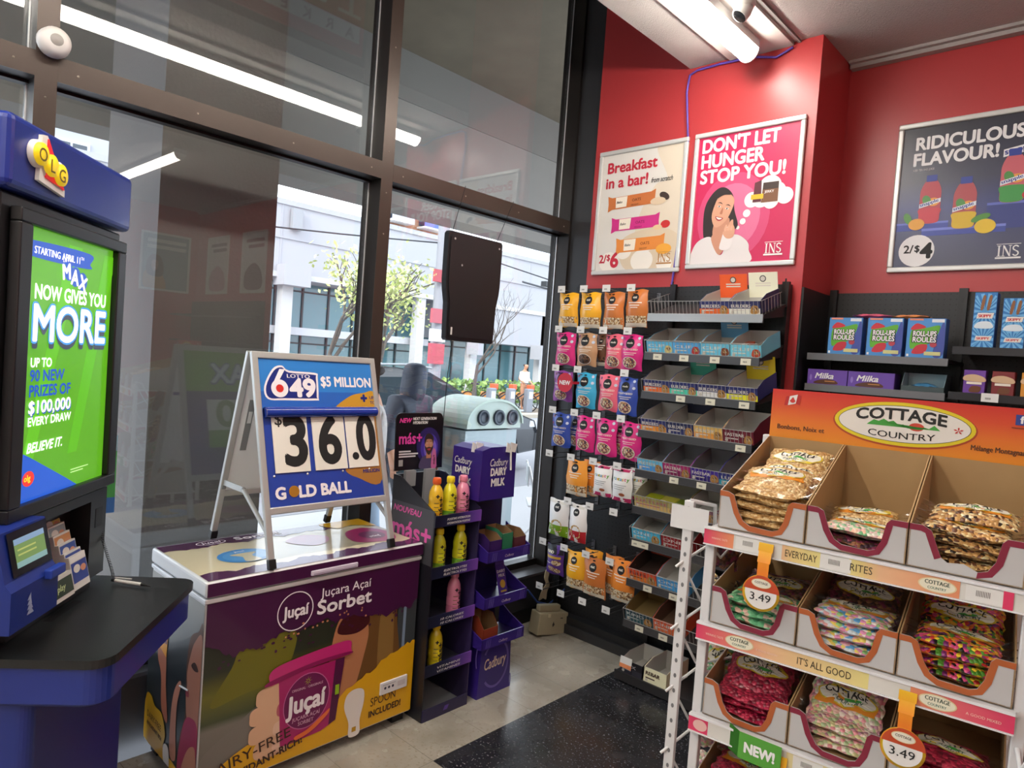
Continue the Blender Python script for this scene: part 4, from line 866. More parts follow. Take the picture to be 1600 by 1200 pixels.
m = MB(); m.box(-.03,.03,-.004,.004,0,.16,C('#4a2a92',.3,coat=.4),.003); F = XZ(0,-.0045,0); m.rect(F,-.03,.145,.03,.16,C('#6a4ab0',.3),1); m.text(F,'DAIRY',0,.105,.02,WHT,1,.03,al='c'); m.text(F,'MILK',0,.085,.02,WHT,1,.03,al='c'); m.ell(F,0,.05,.018,.02,C('#c9a23a',.4),1); m.rect(F,-.02,.012,.02,.02,C('#d9b84a',.4),1); m.build('wrapper', t)

# ================================================================== hanging light-sign seen from behind
hs = thing('hanging_display', 'black shaped sign panel hanging by two wires in the right window, seen from behind', 'sign', (-2.70,2.54,1.71), PI/2)
out = [(-.165,.0),(.165,.0),(.175,.01),(.18,.20),(.195,.27),(.2,.32),(.2,.555),(.19,.568),(-.19,.568),(-.2,.555),(-.2,.32),(-.195,.27),(-.18,.2),(-.175,.01)]
m = MB(); m.prism(out,.0,.035,C('#151519',.42,bump=.04,bscale=300)); m.prism([(x*.93,z*.93+.02) for x,z in out],-.006,.0,C('#18181c',.45)); m.build('panel', hs)
m = MB(); F = XZ(0,-.0065,0)
for x,z in ((-.16,.53),(.17,.53),(-.1,.40)): m.ell(F,x,z,.006,.006,C('#c9c9c9',.4),1,10)
m.rect(F,-.15,.03,-.138,.07,C('#d9d9d6',.5),1); m.build('rear_fittings', hs)
for x,dx in ((-.165,-.01),(.165,.02)):
    MB().tube([(x,.015,.565),(x+dx,-.075,.79)],.0018,C('#1c1c1e',.5),6).build('hanging_wire', hs)
m = MB(); pts = [(-.13,.01,.0),(-.13,.0,-.03),(-.135,.01,-.2),(-.15,.0,-.45),(-.16,.02,-.75),(-.17,.03,-1.1),(-.17,.06,-1.38)]
m.tube(pts,.0022,C('#121214',.5),6); m.build('power_cord', hs)
# floor and low wall things
t = thing('floor_box', 'beige metal box standing tilted on the floor below the window corner', 'box', (-2.545,3.2,.0), 0, None, (0,.12,math.radians(78)))
m = MB(); BE = C('#a39c82',.5,var=.1); m.box(-.11,.11,-.045,.045,.003,.135,BE,.006); m.box(-.10,.06,-.02,.02,.135,.175,BE,.006); F = XZ(0,-.0455,.0); m.shape(F,[(.0,.05),(.012,.065),(.0,.085),(-.006,.066)],C('#1c1c1c',.5),1); m.rect(F,.05,.1,.07,.106,C('#3a3a36',.5),1); m.build('housing', t)
MB().box(-.05,-.03,-.048,-.044,.11,.13,C('#c9c2a4',.5)).build('latch', t)
tag(MB().tube([(-2.725,2.75,.02),(-2.71,2.8,.12),(-2.715,2.92,.24),(-2.70,3.05,.275),(-2.70,3.18,.22),(-2.695,3.27,.13),(-2.66,3.34,.11),(-2.58,3.35,.19),(-2.55,3.37,.25)],.006,C('#3a5aa8',.4),8).build('data_cable'),'blue cable looping along the black low wall under the window','cable')
m = MB(); random.seed(11)
m.blob(Fr((-2.705,3.30,.13),(.25,1,0),(0,0,1)),[(0,0),(.03,.01),(.055,0),(.06,.05),(.075,.09),(.06,.13),(.065,.17),(.04,.19),(.03,.14),(.045,.1),(.02,.06)],C('#b8aa8c',.8),0)
o = m.build('wall_chip'); o.modifiers.new('thick','SOLIDIFY').thickness = .006; tag(o,'patch of torn paint and plaster on the black low wall above the blue cable','plaster chip')
t = thing('window_decal', 'narrow green and blue lottery sticker on the left window beside the kiosk', 'sticker', (GX+.002,.835,.93), PI/2)
m = MB(); m.box(-.06,.06,-.002,0,0,.30,C('#4fae5a',.4)); F = XZ(0,-.0024,0); m.rect(F,-.06,.0,.06,.06,C('#3f78c0',.4),1); m.rect(F,-.06,.24,.06,.30,C('#9fc8d8',.4),1); m.ell(F,0,.03,.02,.015,C('#d8dce8',.4),2); m.ell(F,.01,.27,.03,.016,C('#3f78c0',.4),2)
for q in range(4): m.rect(F,-.045,.1+.03*q,.03,.115+.03*q,C('#dfeade',.4),1)
m.build('sticker_sheet', t)
# ================================================================== pegboard gondola on the red wall (left: hooks, right: bar shelves)
def pegmat():
    m = bpy.data.materials.new('pegboard'); m.use_nodes = True; nt = m.node_tree; p = nt.nodes['Principled BSDF']; L = nt.links.new; N = nt.nodes.new
    tc = N('ShaderNodeTexCoord'); s = N('ShaderNodeVectorMath'); s.operation = 'MULTIPLY'; s.inputs[1].default_value = (1/.0254,0,1/.0254)
    f = N('ShaderNodeVectorMath'); f.operation = 'FRACTION'; q = N('ShaderNodeVectorMath'); q.operation = 'SUBTRACT'; q.inputs[1].default_value = (.5,0,.5)
    l = N('ShaderNodeVectorMath'); l.operation = 'LENGTH'; g = N('ShaderNodeMath'); g.operation = 'LESS_THAN'; g.inputs[1].default_value = .15
    x = N('ShaderNodeMix'); x.data_type = 'RGBA'; x.inputs[6].default_value = (*lin('#1f1f21'),1); x.inputs[7].default_value = (*lin('#050505'),1)
    L(tc.outputs['Object'],s.inputs[0]); L(s.outputs[0],f.inputs[0]); L(f.outputs[0],q.inputs[0]); L(q.outputs[0],l.inputs[0]); L(l.outputs['Value'],g.inputs[0]); L(g.outputs[0],x.inputs[0]); L(x.outputs[2],p.inputs['Base Color'])
    p.inputs['Roughness'].default_value = .45; return m
PEG = pegmat(); UPR = C('#141416',.4); RAIL = C('#4a4a4c',.35,metal=.3); SHF = C('#2a2a2c',.45); WIRE = C('#b9b9b6',.3,metal=.5); TAG = C('#e4e3da',.5)
YP = 3.36
gd = thing('pegboard_gondola', 'black pegboard shelving under two posters, with hooks at left, bar shelves at right', 'shelving', (-1.95,YP,0))
MB().box(-.66,.63,0,.03,.10,2.10,PEG).build('pegboard', gd)
for x in (-.655,-.005,.615):
    m = MB(); m.box(x-.017,x+.017,-.022,.0,0,2.11,UPR)
    for z in range(40): m.box(x-.004,x+.004,-.0226,-.0215,.15+z*.05,.175+z*.05,BLK)
    m.build('upright', gd)
MB().box(-.66,.63,-.30 if 0 else -.06,.03,0,.10,C('#1b1b1d',.45)).build('kick_plate', gd)
m = MB(); m.box(-.66,-.03,-.075,-.06,.0,.055,C('#2c2c2e',.5)); m.build('floor_trim', gd)
def price_tag(par, x, y, z, w=.042, h=.03, yel=True):
    m = MB(); m.box(x-w/2,x+w/2,y-.0015,y,z,z+h,C('#d9d6c2' if yel else '#e2e2e0',.5)); F = XZ(x-w/2,y-.0018,z)
    for q in range(5): m.rect(F,w*.25+.004*q,.010,w*.25+.0022+.004*q,.018,C('#55554f',.5),1)
    m.build('price_tag', par)
# hooks
HX = [-2.525,-2.365,-2.21,-2.05]; HZ_ = [2.055,1.825,1.60,1.355,1.10,.85,.58,.315]
for r,z in enumerate(HZ_):
    for c,x in enumerate(HX):
        if (r,c) in ((2,2),(5,0)): continue
        m = MB(); lx = x+1.95; W_ = C('#77777a',.3,metal=.7)
        m.tube([(lx,-.0,z-.03),(lx,-.26,z-.03+.006)],.0028,W_,6); m.tube([(lx,-.0,z),(lx,-.285,z+.004)],.002,W_,6); m.box(lx-.012,lx+.012,-.004,0,z-.045,z+.01,W_)
        hk = m.build('peg_hook', gd); price_tag(hk, lx, -.286, z-.014, .052, .038, False)
# shelves for bars
SZ = [1.92,1.72,1.517,1.315,1.107,.913,.742,.528,.31]
TILT = math.radians(17)
for i,z in enumerate(SZ):
    TT = Matrix.Translation((0,-.285,z)) @ Matrix.Rotation(TILT,4,'X') @ Matrix.Translation((0,.285,-z))
    m = MB(); m.T = TT; m.box(.022,.628,-.285,-.012,z-.012,z,SHF)
    for x in (.03,.62): m.prism([(-.03,z-.06),(-.012,z-.012),(-.26,z-.012),(-.26,z-.022)],x-.002,x+.002,SHF,'yz')
    sh = m.build('shelf', gd)
    m = MB(); c = RAIL if i else C('#9a9a98',.3,metal=.5); m.box(.018,.632,-.294,-.285,z-.036,z+.002,c); m.box(.018,.632,-.297,-.294,z-.036,z-.032,c); m.build('price_rail', sh)
    m = MB(); m.T = TT; zt = z+.068
    for q in range(31): x = .02+.607*q/30; m.tube([(x,-.288,z),(x,-.288,zt)],.0012,WIRE,4,False)
    for q in (z+.004,zt): m.tube([(.02,-.288,q),(.627,-.288,q)],.0018,WIRE,5)
    for x in (.02,.627):
        m.tube([(x,-.288,zt),(x,-.06,zt)],.0014,WIRE,4)
        if i == 0:
            for q in range(7): m.tube([(x,-.288+.035*q,z),(x,-.288+.035*q,zt)],.0012,WIRE,4,False)
    m.build('wire_fence', sh)
    for q,x in enumerate({0:[],1:[.07,.22,.385,.54],2:[.22,.38,.55],3:[.55],4:[.22,.37],5:[],6:[.03,.08],7:[.12,.27],8:[.09,.23]}[i]): price_tag(sh, x+.03, -.2965, z-.034, .05)
m = MB(); m.box(.02,.63,-.33,-.06,.03,.05,SHF); m.box(.018,.632,-.34,-.33,.01,.055,C('#303032',.4)); sh = m.build('base_shelf', gd)
# ---------------- cartons of bars
def bartext(s, bg, tc='#e8e4dc', band=None, pic=None):
    def d(m, F, w, h):
        if band: m.rect(F,0,0,w,h*.45,C(band,.4),1)
        if pic: m.blob(F,[(w*.70,h*.1),(w*.95,h*.12),(w*.93,h*.6),(w*.75,h*.65)],C(pic,.5),2); m.ell(F,w*.84,h*.4,w*.08,h*.16,bits('bits_bar',['#8a5a2c','#caa368','#5a3517','#e0c592'],240),3,14)
        m.text(F,s,.012,h*.52,h*.36,C(tc,.4),3,.04,w=w*.62); m.rect(F,.012,h*.28,w*.5,h*.36,C(tc,.4),3); m.ell(F,.018,h*.17,.008,.007,C('#d9d4c8',.5),3,12)
    return d
G = 'cartons on the bar shelves'
def cart(row, col, s, out, desc, w=.152, h=.085, tc='#e8e4dc', band=None, pic='#b98a4a', back=0, bc=None, fill=None, ins='#bdbbb5', cut=.74, x=None, d=.22):
    out = vivid(out,1.35); band = vivid(band,1.35) if band else band; bc = vivid(bc,1.15) if bc else bc; z = SZ[row]+.0015 if row < 9 else .052; xx = (-1.95+.026+.153*col) if x is None else x
    return open_carton('snack_carton', desc, (xx,YP-.280 if row < 9 else YP-.325,z+(.001 if row < 9 else 0)), 0, w, d, h, out, ins, G, bartext(s,out,tc,band,pic), back=back, backcol=bc, cut=cut, fill=fill, tilt=TILT if row < 9 else 0)
SH = ['top bar shelf','second bar shelf','third bar shelf','fourth bar shelf','fifth bar shelf','sixth bar shelf','seventh bar shelf','eighth bar shelf','ninth bar shelf','black bottom deck']
def desc(c, r, p): return '%s snack bar carton, %s on the %s' % (c, p, SH[r])
cart(0,1.85,'BUILDERS','#2a2f5c',desc('navy and orange',0,'left of two'),band='#d9582a',back=.075,bc='#d9582a'); cart(0,2.85,'BUILDERS','#2b2f52',desc('navy and cream',0,'right of two'),band='#d9cfae',back=.08,bc='#e2d8c0')
for c,(a,b,n) in enumerate((('#4f9ad0','#e8d890','blue carton with pale yellow edge,'),('#4a8cc4','#c23a34','blue carton with dark picture,'),('#5aa0d4','#8a4a2c','blue carton with brown picture,'),('#62a6d8','#c8502c','blue carton full of wrapped bars,'))):
    cart(1,c,'CLIF',a,'%s %s on the second bar shelf' % (n,('leftmost','second','third','rightmost')[c]),tc='#f0ece4',pic=b,h=.08,back=.07 if c == 2 else 0,bc='#5f9ac0',fill=(4,['#d0552f','#5a9ad0','#e2ded6']) if c == 3 else None)
for c,(a,b,n,k_) in enumerate((('#2a2f5c','#e05a2c','orange edged navy',0),('#2a3060','#46a890','teal banded navy',.07),('#2b2f5a','#d8d4c8','white banded navy',0),('#2a2f60','#d6c22a','yellow banded navy',.075))):
    cart(2,c,'BUILDERS',a,desc(n,2,('leftmost','second','third','rightmost')[c]),band=b,back=k_,bc=b)
for c,(a,b,n,k_) in enumerate((('#2a2f5c','#b9752c','orange banded navy',0),('#22284a','#2a3058','dark navy',.07),('#c99a5a','#b4803c','golden brown',0),('#5a1f2c','#5a1f2c','maroon',0))):
    cart(3,c,('BUILDERS','BUILDERS','CRUNCHY','FASTBAR')[c],a,desc(n,3,('leftmost','second','third','rightmost')[c]),band=b,back=k_,bc='#20263e')
for c,(a,b,n) in enumerate((('#5a9ccf','#3f7fb8','light blue'),('#8c2a5c','#6a2048','magenta'),('#3c2a80','#2c2060','violet'),('#2a2c66','#2f7f90','indigo'))): cart(4,c,('PROTEIN','FASTBAR','FASTBAR','LUNA')[c],a,desc(n,4,('leftmost','second','third','rightmost')[c]),band=b,ins='#85858a')
cart(5,0,'NATURE','#8a8450',desc('olive and cream',5,'wide one at the left'),w=.30,tc='#c06a80',band='#a58f5c',fill=(3,['#b5c02a','#d0c84a','#7a8a2a']),ins='#a5a296'); cart(5,2.0,'NUTTY','#6a3a4a',desc('plum and brown',5,'right of the olive one'),w=.16,band='#8a6a3a')
cart(6,0,'ONE','#3f9ad8',desc('bright blue',6,'left of two'),tc='#e8eef4',w=.17,back=0); cart(6,1.15,'ONE','#7a1f22',desc('dark red',6,'right of two'),tc='#e6dcd6',w=.18)
cart(7,0,'FULFIL','#c8482c',desc('orange red',7,'left of two'),tc='#7a1f18',w=.165,band='#d86a2c',back=.05,bc='#a83a24',ins='#40302a'); cart(7,1.1,'ONE','#3f86cc',desc('mid blue',7,'right of two'),tc='#e8eef4',w=.18)
cart(8,0,'KIND','#1f3a44',desc('dark teal',8,'left of two'),w=.165,tc='#d8e2e0',band='#2a4a52',ins='#8a7448'); cart(8,1.1,'KIND','#c8502f',desc('vermilion',8,'right of two'),w=.17,band='#d0603a',ins='#6a5040')
cart(9,0,'MAX','#17171c',desc('black',9,'left of two'),w=.13,x=-1.905,tc='#c9c9cc',band='#2a2a33',h=.09,pic=None); cart(9,1,'REBAR','#c9c49c','pale yellow green carton with a dark label on the bottom deck',w=.13,x=-1.765,tc='#3a1f18',band='#c9c49c',h=.10,pic=None)
t = thing('price_card', 'white and orange price card standing on the black bottom deck carton', 'price card', (-1.90,YP-.345,.085), 0, None, (-.15,0,0))
m = MB(); m.box(0,.07,-.002,0,0,.055,C('#e2e2e0',.5)); m.rect(XZ(0,-.0024,0),0,0,.07,.02,C('#e08a5a',.5),1); m.build('card', t)
# ---------------- pouches on the hooks
NUT = lambda n, c: bits('bits_'+n, c, 130, .4, .3)
GRAN = NUT('granola',['#c9a876','#e2d0ac','#a87c4c','#ece0c4','#7a5432']); CHOC = NUT('choco',['#3a2318','#5a3722','#7a5234','#2a1810']); BERRY = NUT('berry',['#d9b88a','#e6d6b4','#8a3a4a','#a87a4a','#3f2a4a'])
def pouch(label, x, row, w, h, col, kind, dz=0, off=0, yaw=0, second=None, line='#f0e8d8'):
    zt = HZ_[row]-.012+dz
    t = thing('snack_pouch', label, 'snack pouch', (x,YP-.235+off,zt), yaw, 'snack pouches on the pegboard hooks', (.05,0,yaw))
    col = vivid(col); m = MB(); T = .035; bm = C(col,.38,coat=.25,bump=.12,bscale=30)
    def hh(a,b):
        u = min(1,abs(a)/(w/2)); v = (b+h)/h; v = max(0,min(1,v)); return T*(1-u**2.2)*max(0,math.sin(PI*min(1,v*1.02))**.7 if v < .98 else 0)*.9+.001
    prof = lambda v: 1+.05*math.sin(v*9+x*20)-(.04 if .55 < v < .95 else 0)
    nx,nz = 10,14
    def P(s):
        def f(a,b):
            X = (a-.5)*w*prof(b); Z = -h+b*h; return (X, -s*hh((a-.5)*w,Z), Z+.004*math.sin(X*60+row))
        return f
    bot = {'half':.30,'full':0,'bowl':0,'white':0}[kind]
    m.grid(P(1),nx,nz,bm); m.grid(lambda a,b: P(-1)(1-a,b),nx,nz,bm); m.build('film', t)
    m = MB(); F = Fr((0,0,0),(1,0,0),(0,0,1),lambda a,b: hh(a,b)+.0008,.0005); LI = C(line,.5); hz = -h
    if kind == 'half':
        m.rect(F,-w*.47,hz+.012,w*.47,hz+h*.30,GRAN if second is None else CHOC,1); m.rect(F,-w*.48,hz+.001,w*.48,hz+.022,C('#dcd3c0',.4),2)
        m.ell(F,0,-h*.22,w*.16,w*.16,INK,2,18); m.text(F,'eat',0,-h*.235,w*.15,LI,3,.03,al='c')
        for q,(a,b) in enumerate(((.30,.36),(.22,.43),(.16,.49))): m.rect(F,-w*a,-h*b,w*a,-h*b+h*.022,LI,2)
    elif kind == 'bowl':
        m.ell(F,0,-h*.24,w*.2,w*.2,INK,2,18); m.text(F,'made',0,-h*.255,w*.12,LI,3,.03,al='c')
        m.text(F,'FRUIT+SEED',0,-h*.44,h*.07,LI,2,.03,w=w*.68,al='c'); m.rect(F,-w*.3,-h*.52,w*.3,-h*.505,LI,2); m.rect(F,-w*.22,-h*.57,w*.22,-h*.555,LI,2)
        m.ell(F,-.004,-h*.79,w*.30,h*.15,BERRY if second is None else CHOC,3,22); m.ring(F,-.004,-h*.79,w*.33,h*.165,.004,C('#e8ddcf',.4),2)
        for a,b in ((-.36,.1),(.36,.09),(-.38,.3),(.37,.27)): m.ell(F,w*a,-h*b,w*.06,w*.06,C('#8a3a6a' if a < 0 else '#c9d4e8',.4),2,10)
    elif kind == 'white':
        m.rect(F,-w*.49,-h+.001,w*.49,-.001,C(col,.4),0)
        m.rect(F,-w*.49,hz+.001,w*.49,hz+h*(.32 if second else .13),C(second or '#c22a66',.4),1); m.rect(F,-w*.49,-h*.1,w*.49,-.001,C('#c22a66' if not second else '#e4e2da',.4),1)
        if second: m.ell(F,0,-h*.2,w*.17,w*.17,INK,2,18); m.text(F,'eat',0,-h*.215,w*.15,C('#e8e4dc',.5),3,.03,al='c'); m.blob(F,[(-w*.2,-h*.85),(w*.2,-h*.85),(w*.24,-h*.6),(0,-h*.52),(-w*.25,-h*.62)],NUT('mix'+second[1:],['#d9c096','#c9b04a','#b57a3a','#e8d8b0']),3)
        else:
            for q,(ch,c_) in enumerate(zip('rawtasty',('#6aa84a','#3f9ac4','#e0a030','#6aa84a','#3f9ac4','#e0a030','#d05a8a','#6aa84a'))): m.text(F,ch,-w*.36+w*.095*q,-h*.36,h*.15,C(c_,.5),2,.03)
            for q in range(3): m.rect(F,-w*.3,-h*(.5+.06*q),w*(.3-.07*q),-h*(.485+.06*q),C('#8a8f94',.5),2)
            m.ell(F,w*.1,-h*.77,w*.14,h*.05,C('#a05a3a',.5),2)
    elif kind == 'full':
        m.rect(F,-w*.49,-h*.28,w*.49,-.001,C('#1c1c24',.4),1); m.text(F,'KIND',-w*.4,-h*.26,h*.13,LI,2,.05); m.rect(F,-w*.4,-h*.42,w*.4,-h*.34,C('#caa23a',.4),1)
        for a,b in ((.18,.55),(-.1,.78),(.15,.82)): m.ell(F,w*a,-h*b,w*.24,h*.09,GRAN,2,16)
        m.rect(F,-w*.42,-h*.6,-w*.1,-h*.57,LI,2)
    m.ell(F,0,-.012,.010,.004,BLK,6,12)
    m.build('print', t)
    return t
Yq,Oq,Mq,Sq,Nq = '#d9941c','#a8622c','#b8206e','#c4586c','#27408f'
P4 = ('leftmost','second','third','rightmost')
def bag(row, col, nm, x, w, h, c, kind, **kw): return pouch('%s, %s on the %s hook row' % (nm, P4[col], ('top','second','third','fourth','fifth','sixth','seventh')[row]), x, row, w, h, c, kind, **kw)
bag(0,0,'yellow pouch with a clear granola foot',-2.505,.138,.195,Yq,'half'); bag(0,1,'yellow pouch with a clear granola foot',-2.347,.145,.20,Yq,'half')
bag(0,2,'orange brown pouch with a clear granola foot',-2.187,.135,.20,Oq,'half'); bag(0,3,'orange brown pouch with a clear granola foot',-2.039,.137,.20,Oq,'half',dz=.012)
bag(1,0,'magenta fruit and seed pouch',-2.505,.142,.19,Mq,'bowl'); bag(1,1,'tan brown chocolate pouch',-2.35,.14,.185,'#a07c5c','bowl',second=1)
pouch('dark chocolate pouch turned sideways behind the tan one on the second hook row',-2.275,1,.09,.18,'#5a3a26','half',off=.05,second=1)
bag(1,2,'salmon pink fruit and seed pouch',-2.17,.13,.19,Sq,'bowl',off=.02); bag(1,3,'magenta fruit and seed pouch',-2.048,.134,.19,Mq,'bowl')
bag(2,0,'purple fruit and seed pouch',-2.505,.138,.175,'#7a3a86','bowl'); bag(2,1,'turquoise fruit and seed pouch',-2.335,.14,.20,'#2f93b8','bowl'); bag(2,2,'salmon pink fruit and seed pouch',-2.176,.136,.20,Sq,'bowl'); bag(2,3,'navy blue fruit and seed pouch',-2.057,.13,.205,Nq,'bowl',dz=-.006)
bag(3,0,'navy blue fruit and seed pouch',-2.492,.138,.20,Nq,'bowl'); bag(3,1,'magenta fruit and seed pouch',-2.317,.132,.20,Mq,'bowl'); bag(3,2,'magenta fruit and seed pouch',-2.172,.14,.205,Mq,'bowl'); bag(3,3,'magenta fruit and seed pouch',-2.012,.13,.205,Mq,'bowl')
pouch('navy pouch half hidden behind the leftmost pouch of the fourth hook row',-2.425,3,.10,.195,'#202f6a','bowl',off=.06); pouch('dark magenta pouch half hidden behind the third pouch of the fourth hook row',-2.105,3,.10,.2,'#8a1c54','bowl',off=.06)
bag(4,1,'orange pouch with a clear granola foot',-2.353,.15,.205,'#d8842c','half'); pouch('orange pouch half hidden behind the orange one on the fifth hook row',-2.295,4,.11,.2,'#c8782a','half',off=.06)
bag(4,2,'white and pink pouch with rainbow lettering',-2.172,.12,.175,'#e0ded8','white'); bag(4,3,'white and pink pouch with rainbow lettering',-2.043,.126,.185,'#e0ded8','white',dz=.004)
pouch('white and pink pouch behind the rightmost one of the fifth hook row',-1.985,4,.11,.17,'#d0c8c4','white',off=.07)
bag(5,1,'white and lime green nut pouch',-2.46,.145,.215,'#d9dac8','white',second='#7fae1c'); bag(5,2,'white and red nut pouch',-2.32,.122,.22,'#dddad4','white',second='#b8202c')
bag(6,0,'dark purple and black nut pouch',-2.463,.124,.175,'#4a2a78','full'); bag(6,1,'yellow pouch with a clear granola foot',-2.311,.13,.215,Yq,'half'); bag(6,2,'orange brown pouch with a clear granola foot',-2.167,.15,.215,Oq,'half',off=-.015); bag(6,3,'orange pouch with a clear granola foot',-1.994,.145,.23,'#c8782c','half',dz=.03)
pouch('orange pouch half hidden behind the orange brown one of the seventh hook row',-2.09,6,.13,.22,'#b8702c','half',off=.06,dz=.02)
pouch('yellow pouch half hidden behind the yellow one of the seventh hook row',-2.24,6,.12,.20,'#c88a24','half',off=.07,dz=.015)
t = thing('new_flag', 'round red NEW flag sticking out between the purple and turquoise pouches', 'flag', (-2.43,YP-.31,1.48))
m = MB(); m.T = Matrix.Translation((0,0,.045)) ; m.lathe([(.055,-.001),(.055,.001)],(0,0,0),C('#c4283c',.4),28,'y'); m.text(XZ(0,-.0014,0),'NEW',0,-.012,.033,WHT,1,.04,al='c',w=.075); m.build('disc', t)
MB().box(.05,.058,-.001,.09,.04,.055,C('#c4283c',.4)).build('stem', t)

# ================================================================== gondola in the recess (right)
rg = thing('recess_gondola', 'black pegboard shelving in the recess under the dark blue poster', 'shelving', (-1.27,YR-.03,0))
MB().box(0,1.6,0,.025,.1,2.105,PEG).build('pegboard', rg)
for x in (.02,.60,1.20):
    m = MB(); m.box(x-.018,x+.018,-.022,0,0,2.12,UPR)
    for z in range(38): m.box(x-.004,x+.004,-.0226,-.0215,.2+z*.05,.225+z*.05,BLK)
    m.build('upright', rg)
MB().box(0,1.6,-.36,.025,0,.1,C('#1b1b1d',.45)).build('kick_plate', rg)
for x0,x1,z,c in ((.03,.625,1.77,'#77777a'),(.03,.625,1.62,'#77777a'),(.637,1.23,1.825,'#3a3a3d'),(.637,1.23,1.63,'#3a3a3d'),(.03,.625,1.35,'#444448'),(.03,.625,1.08,'#444448'),(.637,1.23,1.35,'#444448'),(.637,1.23,1.08,'#444448')):
    m = MB(); m.box(x0,x1,-.34,-.002,z-.014,z,SHF); m.box(x0,x1,-.35,-.34,z-.03,z+.003,C(c,.28,metal=.5)); s_ = m.build('shelf', rg)
    if z == 1.63: price_tag(s_, x0+.15, -.352, z-.03, .06, .036, False)
def snackbox(label, x, w, h, z, draw, c, d=.07, y=3.46, cat='box', grp=None, nm='snack_box'):
    t = thing(nm, label, cat, (x,y,z), 0, grp); m = MB(); m.box(0,w,0,d,0,h,C(c,.4,coat=.2),.0015,1); m.build('box', t)
    m = MB(); draw(m, XZ(0,-.0006,0), w, h); m.build('print', t); return t
def rollups(m,F,w,h):
    m.rect(F,.002,.002,w-.002,h-.002,C('#4a8fd0',.4),1); m.blob(F,[(w*.72,h*.1),(w*.98,h*.12),(w*.98,h*.8),(w*.9,h*.85)],C('#3f4fa0',.4),2)
    m.blob(F,[(w*.12,h*.25),(w*.35,h*.3),(w*.62,h*.38),(w*.78,h*.55),(w*.85,h*.82),(w*.5,h*.76),(w*.14,h*.72)],C('#5fae2c',.4),3)
    m.blob(F,[(w*.1,h*.72),(w*.25,h*.87),(w*.5,h*.78),(w*.3,h*.72)],C('#c42838',.4),4); m.blob(F,[(w*.18,h*.12),(w*.5,h*.14),(w*.56,h*.34),(w*.3,h*.32)],C('#c02c3c',.4),4); m.rect(F,w*.5,h*.08,w*.92,h*.17,C('#c9c88a',.4),4)
    m.ell(F,w*.72,h*.35,w*.09,h*.07,C('#b03a4a',.4),5)
    for q,s in enumerate(('ROLL-UPS','ROULÉS')): m.text(F,s,w*.17,h*(.55-.15*q),h*.19,INK,5,.09,w=w*.62); m.text(F,s,w*.18,h*(.555-.15*q),h*.18,WHT,6,.03,w=w*.6)
    m.rect(F,w*.06,h*.945,w*.42,h*.99,C('#e08a6a',.4),4); m.rect(F,w*.64,h*.9,w*.96,h*.98,C('#dfe4ea',.4),4); m.rect(F,w*.04,h*.04,w*.1,h*.1,C('#e4e4e0',.4),4)
for q,x in enumerate((-1.155,-.983,-.818)): snackbox('blue fruit roll box with a green splash, %s of three in the recess shelf' % ('leftmost','middle','rightmost')[q], x,.15,.178,1.7705,rollups,'#3f6fb4',grp='blue fruit roll boxes')
def bagflat(nm, label, loc, w, l, t_, mat, rz=0, rot=None, cat='candy bag', grp=None):
    t = thing(nm, label, cat, loc, rz, grp, rot); m = MB()
    f = lambda s: (lambda a,b: ((a-.5)*w, (b-.5)*l, t_/2+s*t_/2*(max(0,1-abs(2*a-1)**2.5)*max(0,1-abs(2*b-1)**3))+.002*math.sin(a*17+b*11)))
    m.grid(f(1),12,10,mat); m.grid(lambda a,b: f(-1)(1-a,b),12,10,mat); m.build('bag_film', t); return t
bagflat('gummy_bag','pink gummy bag lying on top of the left and middle fruit roll boxes',(-.975,3.505,1.949),.17,.07,.02,C('#d0607a',.35,coat=.4,var=.3,vscale=40),.1); bagflat('gummy_bag','orange gummy bag lying on top of the middle and right fruit roll boxes',(-.82,3.512,1.949),.16,.06,.018,C('#d8863f',.35,coat=.4,var=.3,vscale=40),-.1)
def burst(m,F,w,h):
    m.rect(F,.001,.001,w-.001,h-.001,C('#2a78c0',.4),1)
    for cx,cy in ((.5,.16),(.5,.66)):
        for q in range(18): a = 2*PI*q/18; m.shape(F,[(w*cx,h*cy)]+[(min(w-.002,max(.002,w*cx+.075*math.cos(a+d))),min(h-.002,max(.002,h*cy+.075*math.sin(a+d)))) for d in (-.09,.09)],C('#6ab4e4',.4),2)
    for q in range(2): m.blob(F,[(w*(.3+.28*q),h*.7),(w*(.42+.28*q),h*.7),(w*(.5+.28*q),h*.92),(w*(.38+.28*q),h*.93)],C('#8a5a34',.5),3)
    m.blob(F,[(w*.12,h*.36),(w*.88,h*.36),(w*.8,h*.46),(w*.5,h*.48),(w*.2,h*.45)],C('#d8e4ec',.4),3)
    for z,s in ((.53,.10),(.13,.085)): m.shape(F,[(w*.15,h*z),(w*.85,h*z),(w*.92,h*(z+s)),(w*.2,h*(z+s))],C('#e4e0da',.4),4); m.text(F,'SKIPPY',w*.24,h*(z+.02),h*s*.75,C('#c42a2c',.4),5,.05,w=w*.56)
snackbox('tall bright blue snack box on the upper recess shelf, left of two',-.572,.08,.235,1.8255,burst,'#2468ae',grp='tall blue snack boxes'); snackbox('tall bright blue snack box on the upper recess shelf, right of two',-.470,.08,.21,1.8255,burst,'#2468ae',grp='tall blue snack boxes')
def milk(m,F,w,h):
    m.rect(F,.001,.001,w-.001,h-.001,C('#6a48a8',.4),1); m.text(F,'Milka',w*.2,h*.42,h*.5,WHT,3,.03,.25,w=w*.46); m.blob(F,[(w*.2,h*.08),(w*.74,h*.08),(w*.72,h*.3),(w*.5,h*.38),(w*.25,h*.26)],C('#5a3420',.4),2)
    m.ell(F,w*.09,h*.45,w*.03,h*.2,C('#8f74c4',.4),2); m.rect(F,w*.45,h*.22,w*.7,h*.27,C('#c98a4a',.4),3)
